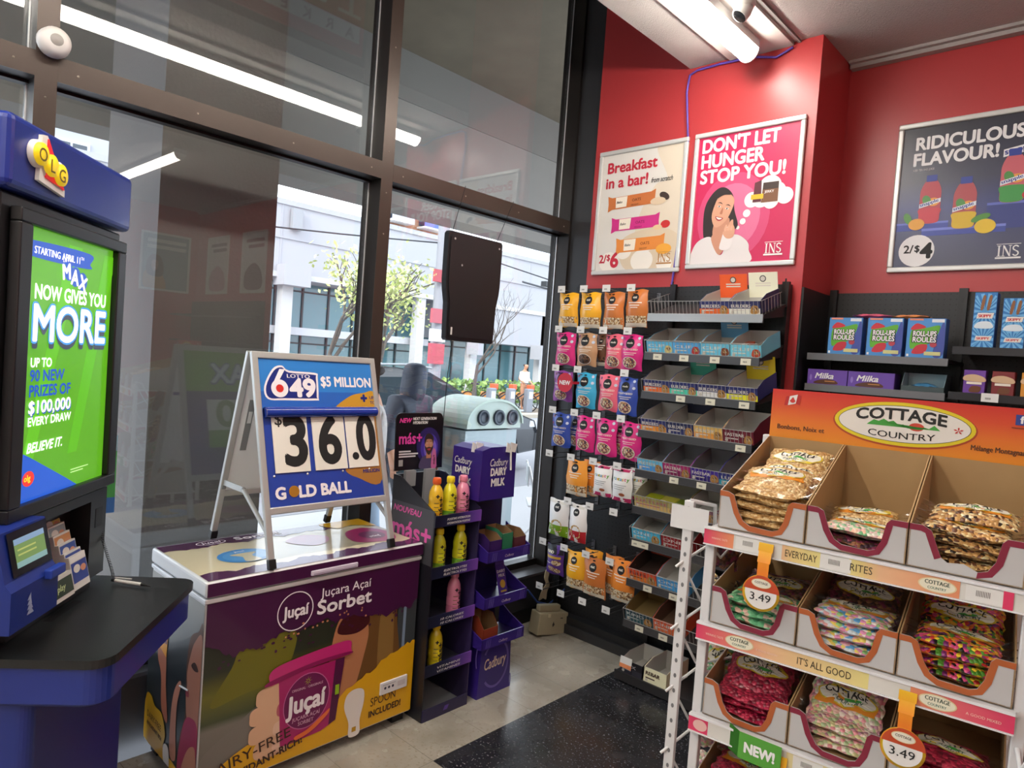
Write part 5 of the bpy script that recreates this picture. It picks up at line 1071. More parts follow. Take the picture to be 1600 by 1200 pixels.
for q,(x,w) in enumerate(((-1.24,.185),(-1.052,.2))): snackbox('purple chocolate carton on the second recess shelf, %s' % ('leftmost by the red corner','second from the red corner')[q],x,w,.075,1.6205,milk,'#5a3c96',.10,3.47,'carton','purple chocolate cartons')
open_carton('snack_carton','open carton with pale edges and a blue bag inside on the second recess shelf',(-.825,3.47,1.6205),0,.17,.12,.085,'#3a4a4c','#8fa8b0',G,cut=.3)
bagflat('candy_bag','small blue and green bag lying in the open carton of the second recess shelf',(-.74,3.52,1.632),.10,.07,.03,C('#4a86b0',.3,coat=.4,var=.4,vscale=30))
def choc(c1,c2):
    def d(m,F,w,h):
        m.rect(F,.001,h*.55,w-.001,h*.8,C(c2,.4),1); m.blob(F,[(w*.05,h*.55),(w*.95,h*.52),(w*.95,h*.7),(w*.5,h*.82),(w*.05,h*.75)],C('#cfae8a',.4),2); m.rect(F,w*.15,h*.4,w*.85,h*.5,C('#e6dcd0',.4),3)
        m.blob(F,[(w*.3,h*.08),(w*.75,h*.08),(w*.8,h*.3),(w*.4,h*.32)],C('#6a3a1c',.4),3)
    return d
for q,(x,c1,n) in enumerate(((-.585,'#6a3a9a','purple'),(-.485,'#7a2024','dark red'),(-.385,'#d08a2a','orange'))): snackbox('%s small chocolate box on the lower recess shelf' % n,x,.078,.10,1.6305,choc(c1,c1),c1,.06,3.46,'box','small chocolate boxes')
# ================================================================== candy rack (right), turned a little from the shelves
RA = math.radians(7); RO = V((-.775,1.624,0))
ck = thing('candy_rack', 'white metal candy rack with an orange header sign and tiers of boxed bags', 'display rack', tuple(RO), RA)
def rw(x, y, z): return tuple(Matrix.Rotation(RA,4,'Z') @ V((x,y,z)) + RO)
WM = C('#cfcfd0',.35,coat=.15); WID = .63; DEP = .42
for x in (-.012,WID+.012):
    for y in (.02,DEP+.03): MB().box(x-.012,x+.012,y-.012,y+.012,0,1.24 if y < .1 else 1.46,WM,.003).build('post', ck)
TZ = [1.247,1.003,.765,.525]
for i,z in enumerate(TZ):
    m = MB(); m.box(-.01,WID+.01,.0,DEP+.02,z-.012,z-.001,WM)
    sh = m.build('shelf', ck)
    m = MB(); m.box(-.022,WID+.004,-.012,.0,z-.046,z-.001,WM); m.box(-.022,WID+.004,-.016,-.012,z-.006,z-.001,C('#dcdcde',.35)); m.box(-.022,WID+.004,-.016,-.012,z-.046,z-.043,C('#dcdcde',.35))
    for q in range(12): m.lathe([(.003,0),(.0,-.006)],(.03+.05*q,-.004,z-.046),C('#8f8f90',.4),8,'z')
    lip = m.build('price_rail', sh)
    F = XZ(-.022,-.0125,z-.0425); w,h = WID+.026,.036; m = MB(); m.rect(F,0,0,w,h,C('#cfcdc6',.5),0)
    def oval(x, s=.028, L=3):
        m.ell(F,x,h/2,s*1.25,s*.55,C('#d9c79a',.5),L); m.ell(F,x,h/2,s*1.15,s*.48,C('#e2ddc6',.5),L+1); m.text(F,'COTTAGE',x,h/2+.001,.0125,C('#3a4a3a',.5),L+2,.03,w=s*1.6,al='c'); m.text(F,'COUNTRY',x,h/2-.009,.008,C('#3a6a5a',.5),L+2,.02,w=s*1.2,al='c')
    PKc,ORc,PEc,YLc = (C(c,.5) for c in ('#d0345e','#d9714a','#dcae86','#d9cd84'))
    def barcode(x):
        m.rect(F,x-.03,.002,x+.035,h-.002,C('#d9d8d4',.5),2)
        for q in range(9): m.rect(F,x-.012+.0028*q,.014,x-.0108+.0028*q,.026,C('#50504e',.5),3)
    def strip(stops, x0, x1):
        m.rect(F,x0,0,x1,h,grad('strip_%d_%d' % (i,int(x0*1000)),stops,0,x0-.022,x1-.022,.5),1)
    if i == 0:
        strip([(0,'#d0345e'),(1,'#dc8a5e')],0,.075); m.text(F,'WINNING TASTE',.02,.014,.007,C('#e9c9b8',.5),3,.0,w=.04); barcode(.11); strip([(0,'#dcae86'),(.3,'#dcc07e'),(1,'#d9cd84')],.19,.275); m.text(F,'EVERYDAY',.198,.010,.024,C('#3d3324',.5),3,.0,w=.07); barcode(.305); strip([(0,'#d9cd84'),(.12,'#d9c27e'),(.3,'#dcae86'),(1,'#d98a62')],.335,.545); m.text(F,'RITES',.338,.010,.024,C('#3d3324',.5),3,.0,w=.045); oval(.505); barcode(.585); m.rect(F,.618,0,.635,h,PKc,3)
    elif i == 1:
        strip([(0,'#d0345e'),(.25,'#dc7a6a'),(.45,'#dcae86'),(1,'#d9cd84')],0,.395); m.text(F,'WINNING TASTE',.025,.014,.008,C('#e9c9b8',.5),3,.0,w=.045); oval(.11); m.text(F,'A GOOD REASON',.15,.012,.007,C('#e9c9b8',.5),3,.0,w=.05); m.text(F,"IT'S ALL GOOD",.245,.010,.024,C('#3d3324',.5),3,.0,w=.115); strip([(0,'#d98a62'),(.5,'#d55a66'),(1,'#d0345e')],.475,w); oval(.525); m.text(F,'A GOOD MIXED',.575,.012,.008,C('#e9c9b8',.5),3,.0,w=.06)
    elif i == 2:
        m.rect(F,0,0,.05,h,PKc,1); m.ell(F,.03,h/2,.018,.014,C('#dcb0a8',.5),2); m.rect(F,.24,0,.35,h,C('#d9cd9a',.5),1); barcode(.285)
    else: strip([(0,'#d0345e'),(1,'#d9cd84')],0,.4)
    m.build('printed_strip', lip)
# header sign
m = MB(); m.box(.0,WID,DEP+.0,DEP+.006,1.455,1.602,C('#c9551f',.45)); m.rect(XZ(0,DEP-.0006,1.455),0,0,WID,.147,grad('header_ink',[(0,'#dd8a1c'),(.35,'#d9741f'),(.7,'#cf4a24'),(1,'#c2281f')],2,1.455,1.602,.45),0)
F = XZ(0,DEP-.001,1.455); cx,cy = .345,.076
m.ell(F,cx,cy,.172,.062,C('#a8421c',.5),1,48); m.ell(F,cx,cy+.002,.168,.059,C('#d8c51f',.45),2,48); m.ell(F,cx,cy+.002,.158,.05,C('#3a3a20',.5),3,48); m.ell(F,cx,cy+.002,.1565,.0485,C('#dedad2',.5),4,48)
DKc = C('#191917',.55)
m.text(F,'COTTAGE',cx-.005,cy+.0065,.042,DKc,6,.035,w=.215,al='c',arc=.008); m.text(F,'COUNTRY',cx,cy-.034,.025,DKc,6,.015,w=.16,al='c',arc=-.004)
GRN = C('#3f9a3a',.5); pts = [(cx-.085,cy-.006)]
for q in range(14): pts += [(cx-.08+.012*q,cy-.001+.008*math.sin(q*.5)+(.006 if q%2 else 0))]
pts += [(cx+.09,cy-.006)]; m.shape(F,pts,GRN,5); m.ell(F,cx+.035,cy-.002,.018,.011,C('#c2402a',.5),4,20)
for ox,oy,s in ((.13,-.001,.008),): 
    for q in range(5): a = PI/2+q*2*PI/5; m.shape(F,[(cx+ox,cy+oy),(cx+ox+s*math.cos(a-.3),cy+oy+s*.8*math.sin(a-.3)),(cx+ox+s*1.5*math.cos(a),cy+oy+s*1.2*math.sin(a)),(cx+ox+s*math.cos(a+.3),cy+oy+s*.8*math.sin(a+.3))],C('#c2302a',.5),5)
RDf = C('#b02420',.5)
def fq(a, b): return [(a,.104+.004*math.sin(a*120)),(b,.104+.004*math.sin(b*120)),(b+.004,.131+.004*math.sin(b*120)),(a+.004,.131+.004*math.sin(a*120))]
m.shape(F,fq(.036,.046),RDf,2); m.shape(F,fq(.046,.068),C('#d9d5d0',.5),2); m.shape(F,fq(.068,.078),RDf,2); m.blob(F,[(.056,.110),(.051,.115),(.054,.119),(.0595,.126),(.064,.119),(.067,.115),(.062,.110)],C('#c2302a',.5),4)
m.text(F,'Bonbons, Noix et',.022,.030,.020,C('#4a2a12',.55),3,.02,w=.13); m.text(F,'Mélange Montagnard',.505,.030,.020,C('#4a2a12',.55),3,.02,w=.12)
m.rect(F,.592,.105,.618,.131,C('#2b3f8a',.45),3); m.text(F,'f',.602,.109,.028,WHT,4,.04); m.rect(F,.585,.096,.625,.099,C('#8a3a1c',.5),3)
m.build('header_sign', ck)
# shipper boxes with a notched front
KR = C('#a5855a',.75,var=.06,vscale=20); KRI = C('#9a7b52',.75)
OB,MR = '#a8572a','#7c1a34'
def notch(w, h): return [(0,h),(.10*w,h),(.17*w,h*.93),(.24*w,h*.50),(.30*w,h*.28),(.38*w,h*.18),(.64*w,h*.16),(.71*w,h*.22),(.76*w,h*.45),(.80*w,h*.90),(.84*w,h),(w,h)]
def shipper(label, i, k, col, hb, torn=False):
    w,h,z = .206,.093,TZ[i]+.001; x = .005+.2085*k
    t = thing('candy_shipper_box', label, 'cardboard box', rw(x,.003,z), RA, 'notched candy boxes on the rack'); m = MB(); N = notch(w,h); d = DEP-.012
    if torn: N = [(0,h),(.12*w,h),(.2*w,h*.9),(.30*w,h*.33),(.36*w,h*.24),(.5*w,h*.28),(.62*w,h*.16),(.70*w,h*.22),(.76*w,h*.45),(.80*w,h*.90),(.84*w,h),(w,h)]
    G = C('#b4b3b2',.5)
    m.prism([(0,0),(w,0)]+N[::-1],0,.003,G); m.box(0,w,0,d,0,.003,KRI); m.box(0,w,d-.003,d,0,hb,KR)
    sd = [(0,0),(d,0),(d,hb),(d-.02,hb),(.0,h)]
    for x0,x1,mt in ((0,.0015,G if k == 0 else KR),(.0015,.003,KR),(w-.003,w-.0015,KR),(w-.0015,w,KR)): m.prism(sd,x0,x1,mt,'yz')
    m.build('carton_body', t)
    b = MB(); F = XZ(0,-.0005,0); B_ = C(col,.45); bw = .013; off = []
    for q in range(len(N)):
        p,a,c = V(N[q]),V(N[max(q-1,0)]),V(N[min(q+1,len(N)-1)]); tdir = (c-a).normalized(); n_ = V((tdir.y,-tdir.x)); off.append(p+n_*bw)
    for q in range(len(N)-1):
        if torn and 3 <= q <= 5:
            if q == 3: b.build('coloured_rim', t); b = MB()
            continue
        b.shape(F,[N[q],tuple(off[q]),tuple(off[q+1]),N[q+1]],B_,1)
    b.build('coloured_rim', t)
    return x, z
# bags
CL = thin_glass('clear_film', (.93,.93,.93), 1.45, rough=.12)
MIX = dict(
 peanut=bits('bits_peanut',['#c9a066','#d9b880','#b58a50','#e2c898','#a87c44'],150,bump=.8), trail=bits('bits_trail',['#d9c08a','#2a1c16','#c99a5c','#e6d8b0','#6a4028','#b0844c'],130,bump=.8), gum=bits('bits_gum',['#6fae7a','#d9cfc0','#8fbf95','#c9a0a0','#e0b49a'],120,bump=.8),
 green=bits('bits_green',['#4f9a6a','#6fb585','#3f855a','#d9b0a0','#8fc89a'],90,bump=.8), pastel=bits('bits_pastel',['#d9a0a0','#c9d4d8','#5a9ac9','#e0c860','#d98ab0','#8fc07a','#e8dcd0'],95,bump=.8), bean=bits('bits_bean',['#d9a020','#1a1a1c','#c0302a','#4f8a30','#d86a1f','#e0c030','#7a2a6a','#d04a7a'],120,bump=.8),
 red=bits('bits_red',['#8a1830','#a82040','#6f1026','#b8304c','#7a1430'],110,bump=.8), pale=bits('bits_pale',['#d9b0a0','#c9c08a','#a8b88a','#d98a90','#e0d0c0','#b07a8a'],110,bump=.8), dark=bits('bits_dark',['#5a3a2a','#7a2a4a','#3a2430','#8a5a3a','#4f3020'],110,bump=.8))
def candy(label, loc, rz, mix, rx=0, ry=0, w=.165, l=.145, t_=.028, band='#d9861c', oval_='full', tabs=True, grp='bags in the candy rack'):
    t = thing('candy_bag', label, 'candy bag', loc, rz, grp, (rx,ry,rz)); m = MB(); sd = random.random()*9
    def f(s):
        def g_(a,b):
            e = max(0,1-abs(2*a-1)**3.2)*max(0,1-abs(2*b-1)**3.6); x = (a-.5)*w*(1-.05*(1-e)); y = (b-.5)*l
            return (x+.003*math.sin(b*23+sd), y+.003*math.sin(a*19+sd), t_/2+s*t_/2*e**.6+.0022*math.sin(a*31+sd)*math.sin(b*27+sd)*e+.003*math.sin(a*5+sd))
        return g_
    M_ = MIX[mix]; m.grid(f(1),14,12,M_); m.grid(lambda a,b: f(-1)(1-a,b),14,12,M_); m.build('filled_film', t)
    up = f(1)
    class TF:
        h = True
        def p(s,x,y,q=0): a = min(.97,max(.03,x/w+.5)); b = min(.97,max(.03,y/l+.5)); c = up(a,b); return (c[0]+(x-((a-.5)*w)), c[1]+(y-(b-.5)*l), c[2]+.0012+.0004*q)
    F = TF(); m = MB(); BD = C(band or '#ffffff',.35,coat=.4)
    if band: m.rect(F,-w*.40,-l*.12,w*.40,l*.10,BD,0)
    oy = l*.10
    m.ell(F,0,oy,w*.40,l*.19,C('#cdb52a',.35,coat=.3),1,24); m.ell(F,0,oy,w*.375,l*.165,C('#d9d5c4',.35,coat=.3),2,24)
    m.text(F,'COTTAGE',0,oy+.001,.026,DKc,3,.03,w=w*.56,al='c'); m.text(F,'COUNTRY',0,oy-l*.12,.015,C('#3a5a4a',.5),3,.02,w=w*.40,al='c'); m.ell(F,.01,oy-.004,.02,.004,GRN,3,12)
    m.build('brand_label', t)
    if tabs:
        for s in (-1,1):
            m = MB(); m.grid(lambda a,b: (s*(w*.46+.028*b), (a-.5)*l*(.92+.1*math.sin(3*b)), t_*.5+.006*math.sin(a*17+sd)*b+.006*b), 12, 3, CL)
            m.build('clear_seal', t)
    return t
CNT = {}
def pile(i, k, mix, n, what, dz=.021, y0=.095, band='#d9861c', tilt=0, w=.165, l=.145, z_extra=0, first_order=('lowest','second','third','fourth','fifth','sixth')):
    x = .005+.2085*k+.103; z = TZ[i]+.005
    for q in range(n):
        pos = 'topmost' if q == n-1 else first_order[q]
        candy('%s bag of %s at the front of %s' % (pos, what, BOXN[(i,k)]), rw(x+random.uniform(-.004,.004), y0+random.uniform(-.006,.006), z+dz*q+z_extra), RA+random.uniform(-.05,.05), mix, tilt*(q/n)+random.uniform(-.02,.02), random.uniform(-.03,.03), w, l, .027, band)
BOXN = {(0,0):'the top tier left box',(0,1):'the top tier middle box',(0,2):'the top tier right box',(1,0):'the second tier left box',(1,1):'the second tier middle box',(1,2):'the second tier right box',(2,0):'the third tier left box',(2,1):'the third tier middle box',(2,2):'the third tier right box',(3,0):'the lowest tier left box',(3,1):'the lowest tier middle box',(3,2):'the lowest tier right box'}
for i,k,c,nm,hb,tr in ((0,0,OB,'brown orange rim',.212,0),(0,1,MR,'maroon rim',.212,0),(0,2,MR,'torn maroon rim',.212,1),(1,0,MR,'maroon rim partly torn',.165,0),(1,1,OB,'brown orange rim',.165,0),(1,2,OB,'brown orange rim',.165,0),(2,0,OB,'brown orange rim',.165,0),(2,1,MR,'maroon rim',.165,0),(2,2,MR,'maroon rim',.165,0),(3,0,OB,'brown orange rim',.165,0),(3,1,MR,'maroon rim',.165,0),(3,2,OB,'brown orange rim',.165,0)):
    shipper('grey cardboard box with %s, %s of the candy rack' % (nm, BOXN[(i,k)].replace('the ','').replace(' box','').replace('tier','tier,')), i, k, c, hb, bool(tr))
pile(0,0,'peanut',5,'peanuts',.020)
cx0 = .005+.103
candy('brightly labelled bag of peanuts tilted up at the front of the top tier left box',rw(cx0,.125,TZ[0]+.108),RA+.06,'peanut',.30,0,.168,.15,.03)
candy('bag of peanuts leaning in the middle of the top tier left box',rw(cx0+.004,.225,TZ[0]+.105),RA-.04,'peanut',.42,0,.168,.15,.03,None)
candy('bag of peanuts leaning against the back of the top tier left box',rw(cx0,.325,TZ[0]+.135),RA,'peanut',.55,0,.17,.14,.03,None)
pile(0,1,'dark',1,'dark sweets'); pile(0,1,'gum',1,'pale sweets with green',z_extra=.026,y0=.10); candy('bag of pale nuts lying further back in the top tier middle box',rw(cx0+.20,.19,TZ[0]+.045),RA+.1,'peanut',.15,0,.15,.12,.026)
pile(0,2,'trail',4,'trail mix',.022); candy('bag of trail mix lying behind the pile in the top tier right box',rw(cx0+.425,.15,TZ[0]+.095),RA-.03,'trail',.12,0,.17,.13,.028)
pile(1,0,'green',3,'green sweets',.022); candy('bag of mixed pale sweets further back in the second tier left box',rw(cx0,.22,TZ[1]+.05),RA,'dark',.3,0,.17,.14,.028,None)
pile(1,1,'pastel',4,'pastel sweets',.022); candy('bag of dark sweets leaning further back in the second tier middle box',rw(cx0+.21,.23,TZ[1]+.08),RA,'dark',.5,0,.17,.14,.028,None)
pile(1,2,'bean',4,'jelly beans',.022); candy('bag of jelly beans leaning further back in the second tier right box',rw(cx0+.418,.23,TZ[1]+.08),RA,'bean',.5,0,.17,.14,.028,None)
pile(2,0,'red',3,'red sweets',.022,band=None); candy('bag of red sweets tilted up on the pile in the third tier left box',rw(cx0,.13,TZ[2]+.082),RA+.05,'red',.5,0,.168,.14,.028,None); candy('bag of red sweets leaning at the back of the third tier left box',rw(cx0,.25,TZ[2]+.10),RA,'red',.6,0,.168,.14,.028,None)
pile(2,1,'pale',3,'pale pink sweets',.022); candy('large labelled bag of pale sweets propped up in the third tier middle box',rw(cx0+.2085,.12,TZ[2]+.085),RA,'pale',.75,0,.168,.13,.026)
pile(2,2,'red',3,'red sweets',.022,band=None)
pile(3,0,'red',4,'red sweets',.026,band='#d9861c'); pile(3,1,'dark',3,'dark sweets'); pile(3,2,'pale',3,'pale sweets')
# price wobblers and the NEW tag
def wobbler(label, x, z):
    t = thing('price_wobbler', label, 'price tag', rw(x,-.018,z), RA, 'round price wobblers on the candy rack')
    m = MB(); ST = grad('wobble_ink_%d' % int(z*100),[(0,'#dc6a1c'),(.5,'#e08a1c'),(1,'#e0b01c')],2,-.09,0,.4)
    pts = [(0,0),(-.004,-.02),(-.012,-.045),(-.014,-.085)]
    for q in range(3):
        (a,b),(c,d) = pts[q],pts[q+1]; x0,x1 = -.017+.002*q,.017-.002*q
        m.add([(x0,a,b),(x1,a,b),(x1,c,d),(x0,c,d),(x0,a+.001,b),(x1,a+.001,b),(x1,c+.001,d),(x0,c+.001,d)],[(0,1,2,3),(4,7,6,5),(0,4,5,1),(2,6,7,3),(0,3,7,4),(1,5,6,2)],ST)
    m.build('strip', t)
    m = MB(); m.lathe([(.043,0),(.043,-.0015),(0,-.0015)],(0,-.013,-.118),C('#d9b52a',.45),36,'y'); F = XZ(0,-.0147,-.118)
    m.shape(F,[(.043*math.cos(a),.043*math.sin(a)) for a in [math.radians(8+164*q/30) for q in range(31)]],C('#b8431f',.45),1); m.ring(F,0,0,.043,.043,.002,C('#d98a1c',.45),2,40,PI*.6,PI*1.4)
    m.shape(F,[(.037*math.cos(a),.037*math.sin(a)+.0) for a in [math.radians(-190+200*q/30) for q in range(31)]],C('#dad8d4',.5),2)
    m.ell(F,0,.024,.023,.011,C('#d9c79a',.5),3); m.ell(F,0,.024,.021,.0095,C('#ded9c8',.5),4); m.text(F,'COTTAGE',0,.023,.008,DKc,5,.02,w=.03,al='c')
    m.text(F,'3.49',0,-.018,.026,INK,4,-.005,w=.048,al='c')
    m.build('disc', t)
wobbler('round price wobbler reading 3.49 hanging in front of the green sweets',.133,1.236)
wobbler('round price wobbler reading 3.49 hanging right of the large labelled bag, third tier',.45,.985)
wobbler('orange price wobbler strip hanging from the lowest rail at the bottom edge',.205,.744)
t = thing('new_tag', 'green NEW! tag clipped on the third tier price rail', 'tag', rw(.115,-.024,.742), RA-.03)
m = MB(); m.box(-.005,.095,-.002,0,-.036,.028,C('#4f9a35',.45)); F = XZ(-.005,-.0025,-.036); m.text(F,'NEW!',.015,.02,.034,WHT,1,.045,w=.07); m.build('front_flap', t)
MB().add([(-.005,0,.028),(-.005,0,-.036),(-.034,.012,-.03),(-.034,.012,.034)],[(0,1,2,3),(3,2,1,0)],C('#3f8a2c',.45)).build('side_flap', t)
# white wire side rack with hanging bags
sw = thing('side_wire_rack', 'narrow white wire rack with a perforated upright left of the candy rack', 'wire rack', rw(-.072,.0,0), RA)
WW = C('#cfcfcf',.35)
m = MB(); m.box(-.013,.013,-.002,.014,.0,1.30,WW,.002)
for q in range(30): m.ell(XZ(0,-.0022,.12+.04*q),0,0,.004,.006,C('#6a6a6c',.5),1,10)
m.build('upright', sw)
MB().tube([(.04,.10,0),(.04,.10,1.2),(.05,.05,1.29),(.0,.006,1.30)],.006,WW,8).build('rod', sw)
m = MB(); m.box(-.045,.055,-.005,-.003,1.225,1.285,C('#d2d2d2',.4)); m.build('blank_card', sw)
for q in range(6):
    z = .30+.165*q; m = MB(); m.tube([(-.018,-.012,z),(.0,.004,z+.02),(.04,.10,z+.06),(.10,.16,z+.075)],.004,WW,6); m.tube([(0,.008,z+.16),(.03,.06,z+.07),(.06,.10,z+.02),(.075,.14,z+.05)],.0035,WW,6); m.build('wire_hook', sw)
for q,(mx,nm) in enumerate((('dark','dark sweets'),('trail','mixed nuts'),('gum','pale sweets'),('pale','pink sweets'),('pale','red and white sweets'))):
    candy('clear bag of %s hanging on the white side rack, %s' % (nm, ('topmost','second from the top','third from the top','fourth from the top','lowest in view')[q]), rw(-.03+.004*q,.17,1.17-.165*q), RA+.6, mx, 1.35, .15, .09, .14, .03, None, grp='bags on the white side rack')
MB().tube([(WID+.012,.0,.93),(WID+.02,-.03,.90),(WID+.03,-.035,.93)],.005,WW,8).build('end_hook', ck)
# ================================================================== the street outside
CON = C('#5d5a58',.85,var=.12,vscale=3,bump=.15,bscale=60); CONL = C('#8f8d92',.85,var=.08,vscale=3); SOF = C('#5c5344',.9,var=.25,vscale=4)
struct(MB().box(-40,-2.95,-40,80,-.45,-.2,C('#a7a6a6',.85,var=.06,vscale=2)), 'ground_sidewalk')
struct(MB().box(-14.5,-6.6,-40,80,-.199,-.195,C('#86868a',.8,var=.08,vscale=3)), 'ground_road')
struct(MB().box(-15.0,-14.5,-40,80,-.2,-.08,C('#a39a8c',.8)), 'ground_kerb')
struct(MB().box(-4.05,-3.3,1.14,1.70,-.2,4.3,CON), 'column_outside')
struct(MB().box(-5.6,-2.97,-1.2,14,4.28,4.6,SOF), 'ceiling_outside')
struct(MB().box(-5.35,-5.0,-1.2,14,2.93,4.28,C('#706e68',.85,var=.1,vscale=3)).box(-5.0,-4.985,-1.2,14,3.85,4.28,C('#66635d',.85)), 'beam_outside')
# --- recycling bin
t = thing('street_bin', 'pale grey green street recycling bin with a domed top and three round openings', 'bin', (-4.55,4.43,-.2), PI/2)
BG_ = C('#8b999c',.45); BT = C('#9fb0a3',.45)
prof = [(-.34,0),(.34,0),(.33,1.18),(-.33,1.18)]
m = MB(); m.prism(prof,-.22,.22,BG_); m.box(-.335,.335,-.235,.235,.90,1.0,C('#78868a',.45)); m.build('body', t)
m = MB(); n = 18; arc = [(.345*math.cos(PI*q/n), 1.25+.20*math.sin(PI*q/n)) for q in range(n+1)]; m.prism([(.345,1.2),]+arc+[(-.345,1.2)],-.25,.25,C('#97a59c',.45)); m.prism([(.36,1.24)]+[(.36*math.cos(PI*q/n),1.25+.22*math.sin(PI*q/n)) for q in range(n+1)]+[(-.36,1.24)]+[(-.345*math.cos(PI*q/n),1.25+.20*math.sin(PI*q/n)) for q in range(n+1)],-.27,.27,BT); m.build('domed_top', t)
for x in (-.16,.04,.22): m = MB(); m.lathe([(.07,0),(.07,-.02),(.05,-.02),(.05,-.005),(0,-.005)],(x,-.25,1.30),C('#26303c',.4),20,'y'); m.build('opening', t)
m = MB(); m.ring(XZ(.05,-.24,.95),0,0,.03,.03,.012,WHT,1,20); m.ell(XZ(-.25,-.24,.95),0,0,.02,.02,WHT,1,12); m.build('badge', t)
# --- dark suv
def wheel(par, x, y, r=.36):
    m = MB(); m.lathe([(r*.6,-.1),(r*.95,-.1),(r,-.07),(r,.07),(r*.95,.1),(r*.6,.1)],(x,y,r),C('#17171a',.7),28,'y'); w_ = m.build('wheel', par)
    m = MB(); m.lathe([(0,-.085),(r*.2,-.09),(r*.62,-.075),(r*.62,.075),(0,.08)],(x,y,r),C('#85888c',.35,metal=.7),20,'y'); m.build('rim', w_)
def suv(label, loc, rz, col, nm='suv_car', grp=None):
    t = thing(nm, label, 'car', loc, rz, grp); P_ = C(col,.22,coat=.8); GLs = C('#27333a',.08,coat=.5)
    low = [(-2.25,.32),(-2.28,.75),(-2.2,1.0),(-1.9,1.06),(.85,1.04),(1.75,.97),(2.2,.84),(2.3,.62),(2.28,.34),(1.85,.3),(1.78,.55),(1.6,.72),(1.35,.74),(1.12,.6),(1.02,.3),(-.98,.3),(-1.06,.56),(-1.25,.72),(-1.5,.73),(-1.72,.56),(-1.8,.3)]
    m = MB()
    def ring_(y, s): return [(x, y, .3+(z-.3)*s if z > .3 else z) for x,z in low]
    n = len(low); ys = [(-.86,.97),(-.90,1.0),(.90,1.0),(.86,.97)]; vs = []
    for y,s in ys: vs += [(x*(1 if abs(y) > .88 else .995),y,z) for x,z in low]
    m.add(vs,[tuple(range(n)),tuple(range(4*n-1,3*n-1,-1))]+[((i+1)%n+k*n,i+k*n,n+i+k*n,n+(i+1)%n+k*n) for k in range(3) for i in range(n)],P_); m.build('lower_body', t)
    cab = [(-2.2,1.0,.86),(-1.95,1.48,.68),(-1.6,1.585,.64),(-.6,1.61,.64),(.05,1.56,.64),(.45,1.38,.70),(1.05,1.03,.84)]
    m = MB(); vs = []
    for s in (-1,1): vs += [(x,s*y,z) for x,z,y in cab]
    k = len(cab); m.add(vs,[tuple(range(k)),tuple(range(2*k-1,k-1,-1))]+[((i+1)%k,i,k+i,k+(i+1)%k) for i in range(k)],P_); m.build('cabin', t)
    for s in (-1,1):
        for q,pts in enumerate(([(-1.98,1.10),(-1.78,1.43),(-1.4,1.5),(-1.32,1.10)],[(-1.25,1.10),(-1.32,1.51),(-.45,1.53),(-.42,1.09)],[(-.35,1.09),(-.38,1.53),(.02,1.5),(.32,1.36),(.78,1.08)])):
            m = MB(); yy = lambda z: s*(.855-(z-1.03)*.40); pp = [(x,yy(z),z) for x,z in pts]; m.poly(pp if s > 0 else pp[::-1],GLs); m.build('side_window', t)
        m = MB(); m.tube([(-1.9,s*.60,1.60),(-.3,s*.62,1.66),(.1,s*.62,1.62)],.015,C('#9a9da0',.3,metal=.8),8); m.build('roof_rail', t)
        m = MB(); m.box(.55,.72,s*.90,s*1.05,1.02,1.13,C('#c9a94a' if s < 0 else col,.3),.03); m.build('mirror', t)
        m = MB(); m.box(-2.27,-2.12,s*.70,s*.895,.95,1.12,C('#b0202a',.25,emit=.2),.02); m.build('tail_light', t)
        m = MB(); m.box(2.12,2.27,s*.62,s*.88,.72,.84,C('#d9dde0',.15),.02); m.build('head_light', t)
        m = MB(); m.rect(Fr((0,s*.9045,0),(-s*-1.0,0,0),(0,0,1)),-1.9*(-s if s > 0 else 1) if 0 else -1.9,1.0,.8,1.025,C('#a9adb0',.25,metal=.7),0); m.build('belt_trim', t)
        for x in (-.30,-1.05): m = MB(); m.box(x-.09,x+.03,s*.90,s*.925,.88,.905,C('#b4b8bb',.25,metal=.8),.006); m.build('door_handle', t)
        for x in (-1.4,1.45): wheel(t,x,s*.80)
    m = MB(); m.poly([(.47,-.62,1.38),(1.03,-.78,1.05),(1.03,.78,1.05),(.47,.62,1.38)],GLs); m.build('windscreen', t); return t
suv('dark grey SUV parked along the kerb behind the bin',(-8.42,6.5,-.198),PI/2,'#2c3036')
suv('red car at the kerb half hidden behind the hooded person and the mullion',(-10.6,5.9,-.198),PI/2,'#a83a44','parked_car')
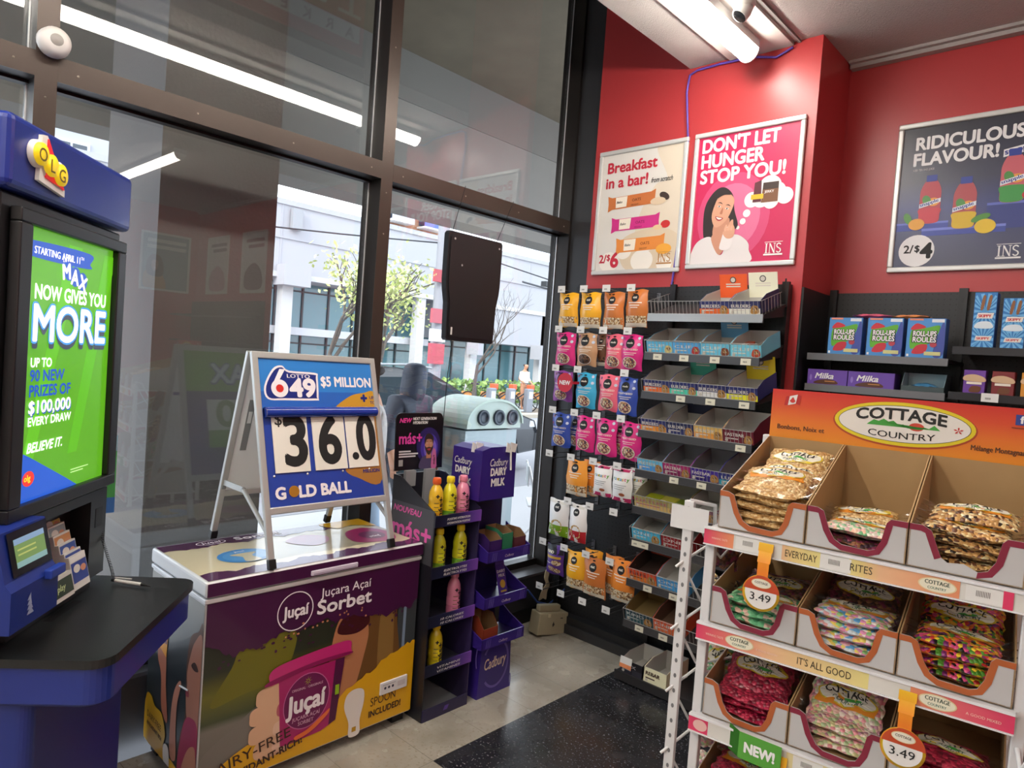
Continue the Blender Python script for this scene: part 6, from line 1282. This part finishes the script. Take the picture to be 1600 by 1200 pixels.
# --- people: one skinned surface for the body
def figure(name, label, loc, rz, J, skin, parts, rot=None):
    t = thing(name, label, 'person', loc, rz)
    V_, E_, R_ = J
    def skinned(nm, vs, es, rs, mat, par, sub=2):
        me = bpy.data.meshes.new(nm); me.from_pydata(vs, es, []); o = bpy.data.objects.new(nm, me); COL.objects.link(o); o.parent = par
        md = o.modifiers.new('skin','SKIN'); md.use_smooth_shade = True
        for i,r in enumerate(rs): me.skin_vertices[0].data[i].radius = (r,r) if not isinstance(r,tuple) else r
        me.skin_vertices[0].data[0].use_root = True
        sd = o.modifiers.new('sub','SUBSURF'); sd.levels = sub; sd.render_levels = sub
        me.materials.append(mat); return o
    b = skinned('body', V_, E_, R_, skin, t)
    for nm,vs,es,rs,mat in parts: skinned(nm,vs,es,rs,mat,b)
    return t, b
def person_joints(stride=.0, hand=((-.24,.06,.92),(.24,.06,.92)), head=(0,0)):
    Vs = [(0,0,.93),(0,0,1.10),(0,.01,1.30),(0,.01,1.43),(0,0,1.50),(head[0]*.5,head[1]*.5,1.57),(head[0],head[1]-.01,1.64),(head[0],head[1],1.71),
          (-.09,0,.88),(-.10,-stride*.5-.01,.50),(-.10,-stride,.09),(-.10,-stride-.13,.04),(.09,0,.88),(.10,stride*.5-.02,.50),(.10,stride,.09),(.10,stride-.13,.04),
          (-.17,.01,1.40),(-.23,.04,1.15),(hand[0][0],hand[0][1]-.05,hand[0][2]),(.17,.01,1.40),(.23,.04,1.15),(hand[1][0],hand[1][1]-.05,hand[1][2])]
    Es = [(0,1),(1,2),(2,3),(3,4),(4,5),(5,6),(6,7),(0,8),(8,9),(9,10),(10,11),(0,12),(12,13),(13,14),(14,15),(3,16),(16,17),(17,18),(3,19),(19,20),(20,21)]
    R = [(.15,.11),(.14,.10),(.16,.11),(.075,.07),.05,.06,.085,.07,.085,.062,.042,.035,.085,.062,.042,.035,.06,.045,.032,.06,.045,.032]
    for s,h_ in ((-1,hand[0]),(1,hand[1])):
        w_ = 18 if s < 0 else 21
        for f in range(4):
            i = len(Vs); Vs += [(h_[0]+s*.0,h_[1]-.075+.016*f,h_[2]-.075),(h_[0],h_[1]-.08+.016*f,h_[2]-.115-.006*(f in (1,2)))]; Es += [(w_,i),(i,i+1)]; R += [.010,.008]
        i = len(Vs); Vs += [(h_[0],h_[1]-.10,h_[2]-.05)]; Es += [(w_,i)]; R += [.009]
    return Vs,Es,R
SKN = C('#b98466',.5)
PUF = C('#272c3a',.6,bump=.2,bscale=25)
J = person_joints(.16,((-.25,-.03,.88),(.25,-.06,.90)),(.0,-.05))
jack = ('puffer_jacket',[(0,0,.80),(0,0,1.0),(0,.01,1.25),(0,.01,1.42),(-.165,.0,1.40),(-.235,.03,1.15),(-.25,-.02,.96),(.165,.0,1.40),(.235,.03,1.15),(.25,-.04,.98)],[(0,1),(1,2),(2,3),(3,4),(4,5),(5,6),(3,7),(7,8),(8,9)],[(.195,.16),(.19,.155),(.195,.16),(.15,.13),.10,.08,.06,.09,.078,.06],PUF)
hood = ('hood',[(0,.0,1.36),(0,-.02,1.58),(0,-.03,1.69),(0,-.03,1.75)],[(0,1),(1,2),(2,3)],[.135,.115,.118,.08],PUF)
trs = ('trousers',[(0,0,.92),(-.095,0,.86),(-.105,-.09,.5),(-.105,-.16,.12),(.095,0,.86),(.105,.06,.5),(.105,.16,.12)],[(0,1),(1,2),(2,3),(0,4),(4,5),(5,6)],[.15,.115,.085,.07,.115,.085,.07],C('#22242a',.8))
p1, b1 = figure('person','person in a dark hooded puffer jacket walking past in front of the SUV',(-4.7,3.77,-.2),PI*.55,J,SKN,[jack,hood,trs])
for z in (.92,1.02,1.12,1.22,1.32):
    MB().lathe([(.200,-.004),(.204,0),(.200,.004)],(0,.0,z),C('#1d2130',.6),24).build('quilt_seam', b1).scale = (1,.8,1)
J2 = person_joints(.12,((-.25,.02,.88),(.25,-.02,.88)),(.0,-.03))
LJ = C('#b3aca8',.75); 
jk2 = ('light_jacket',[(0,0,.84),(0,0,1.05),(0,.01,1.28),(0,.01,1.42),(-.18,.0,1.39),(-.25,.03,1.15),(-.255,.0,.95),(.18,.0,1.39),(.25,.03,1.15),(.255,-.02,.95)],[(0,1),(1,2),(2,3),(3,4),(4,5),(5,6),(3,7),(7,8),(8,9)],[(.19,.15),(.185,.145),(.19,.145),(.12,.11),.085,.07,.055,.085,.07,.055],LJ)
tr2 = ('pale_trousers',[(0,0,.92),(-.095,0,.86),(-.105,-.06,.5),(-.105,-.12,.12),(.095,0,.86),(.105,.05,.5),(.105,.12,.12)],[(0,1),(1,2),(2,3),(0,4),(4,5),(5,6)],[.14,.11,.08,.065,.11,.08,.065],C('#9db0c4',.8))
hr2 = ('hair',[(0,.03,1.62),(0,.01,1.72)],[(0,1)],[.09,.085],C('#2a201c',.7))
figure('person','person in a pale jacket and light blue trousers behind the sandwich board',(-4.35,3.10,-.2),-PI*.2,J2,SKN,[jk2,tr2,hr2])
J3 = person_joints(.05,((-.2,-.16,1.02),(.2,-.16,1.02)),(.0,-.05))
jk3 = ('white_shirt',[(0,0,.92),(0,0,1.1),(0,.01,1.3),(0,.01,1.42),(-.18,.0,1.39),(-.22,.0,1.18),(-.2,-.12,1.08),(.18,.0,1.39),(.22,.0,1.18),(.2,-.12,1.08)],[(0,1),(1,2),(2,3),(3,4),(4,5),(5,6),(3,7),(7,8),(8,9)],[.17,.165,.17,.11,.075,.06,.05,.075,.06,.05],C('#d9d6d2',.7))
hr3 = ('hair',[(0,.02,1.62),(0,.0,1.72)],[(0,1)],[.09,.085],C('#3a2a22',.7))
figure('person','person in a white top standing at the bike station across the road',(-16.9,18.8,-.2),PI*.5,J3,SKN,[jk3,hr3])
# --- white folding chair
t = thing('folding_chair', 'white folding chair on the sidewalk outside, right of the bin', 'chair', (-4.3,5.25,-.2), PI*.75)
WC = C('#c9cac9',.5)
m = MB(); m.box(-.2,.2,-.2,.2,.42,.44,WC,.008); m.build('seat', t); m = MB(); m.box(-.2,.2,.2,.215,.62,.80,WC,.006); m.build('backrest', t)
for s in (-1,1):
    MB().tube([(s*.21,-.22,0),(s*.21,.10,.43),(s*.21,.215,.82)],.012,WC,8).build('leg', t); MB().tube([(s*.19,.24,0),(s*.19,-.15,.43)],.012,WC,8).build('leg', t)
MB().tube([(-.21,.06,.2),(.21,.06,.2)],.009,WC,6).build('crossbar', t)
# --- building across the road
b = thing('white_building', 'long white concrete building with teal glazing across the road', 'building', (-24,22,-.2))
WB = C('#9b9ba0',.85,var=.03,vscale=.6); WB2 = C('#9a9aa0',.85); TG = C('#52757c',.12,coat=.4); 
m = MB(); m.box(-4,0,-22,26,4.3,7.2,WB); m.box(-.0,.06,-22,26,7.0,7.2,WB2); m.box(-.0,.05,-22,26,5.75,5.8,WB2); m.box(0,.06,-22,26,4.3,4.5,C('#b4b4b8',.85))
for y in (-14,-9.4,-5,-.2,4.6,9.4): m.box(0,.02,y-.03,y+.03,4.5,7.0,WB2)
m.build('upper_wall', b)
m = MB(); m.box(-4,.0,-1.5,26,2.6,4.3,WB)
for y in (.4,5.0,9.6): m.box(0,.8,y,y+.35,1.95,2.7,WB)
m.build('lower_wall', b)
m = MB(); m.box(-.2,.6,-9.5,-8.4,4.0,4.75,WB); m.build('beam_end', b)
for y in (-13.6,-9,-2.5,.9,6,11): MB().box(-.4,0,y-.22,y+.22,0,4.3,C('#b0afb0',.85)).build('column', b)
for y0,y1,z0,z1 in ((-22,-1.5,2.5,4.3),(-22,-1.5,0,2.2),(-1.5,10,0,2.6),(10,26,0,2.6)):
    m = MB(); m.box(-1.6,-1.5,y0,y1,z0,z1,TG); n = int((y1-y0)/1.15)
    for q in range(n+1): y = y0+(y1-y0)*q/n; m.box(-1.5,-1.44,y-.04,y+.04,z0,z1,C('#2a3033',.5))
    m.box(-1.5,-1.45,y0,y1,z1-.35,z1-.29,C('#2a3033',.5)); m.build('glazing', b)
MB().box(-1.6,-.6,-22,-1.5,2.2,2.5,C('#b0b0b4',.8)).build('floor_band', b)
m = MB(); m.box(.06,.26,.5-9.6,.9-9.6,6.1,6.9,C('#8a8c90',.6)); m.build('wall_unit', b)
t = thing('apartment_tower', 'tall brown brick apartment block with blue balconies behind the white building', 'apartment block', (-50,39,-.2))
MB().box(-3,0,-3.5,4,0,26,C('#8d6148',.85,var=.1,vscale=1)).build('wall', t)
for k in range(8):
    for q in range(2):
        y = -3.2+3.6*q; z = 9+2.1*k
        m = MB(); m.box(0,1.2,y,y+2.4,z,z+.15,C('#b9b6b4',.8)); m.box(1.1,1.2,y,y+2.4,z+.15,z+1.0,C('#4a5a9a' if (q+k)%2 else '#a9a9b4',.5)); m.build('balcony', t)
        m = MB(); m.box(-.02,.02,y+.2,y+2.2,z+.3,z+1.8,C('#2f3a48',.2)); m.build('window', t)
t = thing('pale_apartment_block', 'pale apartment block with dark windows seen above the kiosk header', 'apartment block', (-30,6.5,-.2))
MB().box(-8,0,-7,4,0,22,C('#a2a3a8',.85)).build('wall', t)
for k in range(9):
    for q in range(5):
        y = -6+2.05*q; z = 3.1+1.55*k; m = MB(); m.box(0,.06,y-.1,y+1.15,z-.08,z+1.06,C('#b9b9bd',.7)); m.box(.05,.08,y,y+.5,z,z+.95,C('#3a4552',.15)); m.box(.05,.08,y+.58,y+1.05,z,z+.95,C('#6f8494' if (k+q)%2 else '#39424c',.15)); m.build('window', t)
# --- utility pole, signs, wires
t = thing('utility_pole', 'grey utility pole with red and white notices across the road', 'pole', (-13,11.1,-.2))
MB().tube([(0,0,0),(0,0,9)],[.16,.13],C('#85868c',.7),14).build('pole', t)
for z,c,hh in ((2.6,'#a8505a',.35),(2.15,'#d9d6d6',.3),(1.6,'#a8444e',.5),(3.6,'#a04048',.3)): MB().box(.10,.18,-.34,.12,z,z+hh,C(c,.5)).build('notice', t)
for q,(y0,z0,y1,z1) in enumerate(((-6,5.2,11.1,6.4),(-6,4.1,11.1,4.4),(11.1,6.2,40,5.4),(11.1,4.4,40,3.6))):
    P0_,P1_ = V((-13.1,y0,z0)),V((-13.1,y1,z1)); tag(MB().tube([P0_.lerp(P1_,k/12)-V((0,0,.5*math.sin(PI*k/12))) for k in range(13)],.018,C('#2a2a2e',.6),5).build('overhead_wire'),'thin overhead wire %s of the utility pole' % ('upper, left','lower, left','upper, right','lower, right')[q],'wire','overhead wires')
t = thing('traffic_signal', 'small traffic signal arm on wires against the sky in the right window', 'signal', (-13.1,16.7,3.85)); m = MB(); m.box(-.1,.1,-1.6,-1.0,0,.14,C('#26282c',.5)); m.box(-.1,.1,-.3,.1,-.1,.5,C('#70757c',.6)); m.box(-.08,.08,.9,1.1,-.1,.35,C('#26282c',.5)); m.tube([(0,-2.5,.0),(0,2.0,-.25)],.03,C('#3a3c40',.5),6); m.build('signal_head', t)
# --- trees
def tree(label, loc, hgt, leafc, nleaf, spread, seed, lw=.14, zlo=.35):
    random.seed(seed); t = thing('street_tree', label, 'tree', loc); m = MB(); tips = []
    def br(p, d, L, r, lev):
        r = r*(1 if nleaf else .8)
        q = p+d*L; mid = p.lerp(q,.5)+V((random.uniform(-1,1),random.uniform(-1,1),0))*L*.06; m.tube([p,mid,q],[r,r*.85,r*.65],BARK,6,False); tips.append((q,lev)); tips.append((mid,lev))
        if lev < 4:
            for k in range(3 if lev < 3 else 2):
                nd = (d+V((random.uniform(-1,1),random.uniform(-1,1),random.uniform(-.25,.7)))*spread).normalized(); br(q if k else mid.lerp(q,.6), nd, L*random.uniform(.6,.8), r*.6, lev+1)
    BARK = C('#5a524c',.9); br(V((0,0,0)), V((.02,.03,1)), hgt*zlo, .09, 0); m.build('trunk_and_branches', t)
    if nleaf:
        l = MB(); ms = [C(c,.7) for c in leafc]; tp = [q for q,lv in tips if lv >= 2]
        for i in range(nleaf):
            c = random.choice(tp)+V((random.gauss(0,.3),random.gauss(0,.3),random.gauss(0,.22))); a = V((random.uniform(-1,1),random.uniform(-1,1),random.uniform(-1,1))).normalized(); bb = a.orthogonal().normalized(); s_ = lw*random.uniform(.5,1)
            l.poly([tuple(c-a*s_),tuple(c+bb*s_*.5),tuple(c+a*s_),tuple(c-bb*s_*.5)], random.choice(ms))
        l.build('leaves', t)
    return t
tree('street tree with fresh yellow green leaves across the road, left of the mullion',(-15.5,9.6,-.15),4.6,['#b3bd78','#c6c98e','#a3af68'],900,.75,5,.095)
tree('street tree with thin green leaves beside the utility pole',(-15.5,11.2,-.15),4.8,['#b3bd78','#c6c98e','#98a860'],560,.75,9,.095)
tree('bare street tree with fine branches right of the hanging sign',(-15.8,15.2,-.15),4.4,[],0,.8,14)
# --- hedge and bike station
h = MB(); random.seed(4); hm = [C(c,.8) for c in ('#6f8a4a','#86a05a','#5a7440')]
for i in range(1600):
    c = V((-19+random.uniform(-.4,.4),random.uniform(16.5,30),random.uniform(-.1,.75))); a = V((random.uniform(-1,1),random.uniform(-1,1),random.uniform(-1,1))).normalized(); bb = a.orthogonal().normalized(); s_ = .13
    h.poly([tuple(c-a*s_),tuple(c+bb*s_*.6),tuple(c+a*s_),tuple(c-bb*s_*.6)], random.choice(hm))
tag(h.build('hedge'),'low green hedge behind the row of docked bikes','hedge',kind='stuff')
def bike(label, loc, rz):
    t = thing('docked_bike', label, 'bicycle', loc, rz, 'docked share bikes')
    for x in (-.52,.52):
        m = MB(); m.T = Matrix.Translation((x,0,.32)) @ Matrix.Rotation(PI/2,4,'X'); n = 20
        m.tube([(.31*math.cos(2*PI*k/n),.31*math.sin(2*PI*k/n),0) for k in range(n+1)],.022,C('#222326',.7),6,False)
        for k in range(8): m.tube([(0,0,0),(.3*math.cos(PI*k/4),.3*math.sin(PI*k/4),0)],.004,C('#999',.4) if 0 else C('#999999',.4),3,False)
        m.build('wheel', t)
    m = MB(); BK = C('#3a3c42',.4); m.tube([(-.52,0,.32),(-.15,0,.35),(.42,0,.75),(.52,0,.32)],.03,BK,6); m.tube([(-.15,0,.35),(-.25,0,.9)],.022,BK,6); m.build('frame', t)
    m = MB(); m.box(-.38,-.15,-.08,.08,.88,.95,C('#1d1d20',.6),.02); m.build('saddle', t)
    m = MB(); m.tube([(.42,0,.75),(.38,0,1.02)],.02,BK,6); m.tube([(.36,-.28,1.03),(.38,0,1.02),(.36,.28,1.03)],.016,BK,6); m.box(.42,.6,-.15,.15,.78,.98,C('#c9582f',.5),.02); m.build('handlebar_basket', t)
    m = MB(); m.box(-.85,-.25,.05,.11,.35,.62,C('#cf8a4a',.5),.03); m.build('rear_guard', t); return t
B0 = None
for q in range(7):
    lab = 'docked share bike at the station across the road, %s' % ('leftmost','second from the left','third from the left','fourth from the left','fifth from the left','sixth from the left','rightmost')[q]
    loc = (-16.9,16.6+.95*q,-.2)
    if q == 0: B0 = bike(lab, loc, .25)
    else: dup(B0, lab, loc, (0,0,.25))
D0 = None
for q in range(8):
    lab = 'grey bike dock post, %s in the row' % ('leftmost','second from the left','third from the left','fourth from the left','fourth from the right','third from the right','second from the right','rightmost')[q]
    loc = (-16.1,16.3+.95*q,-.2)
    if q == 0:
        D0 = thing('bike_dock', lab, 'bike dock', loc, 0, 'bike docks'); m = MB(); m.box(-.1,.1,-.16,.16,0,.85,C('#7c8088',.5),.03); m.build('post', D0); m = MB(); m.box(.1,.115,-.1,.1,.5,.75,C('#b9bcc0',.4)); m.build('face_plate', D0)
    else: dup(D0, lab, loc)
struct(MB().box(-17.6,-15.7,15.8,26,-.2,-.185,C('#8a7b6c',.8)), 'ground_station')
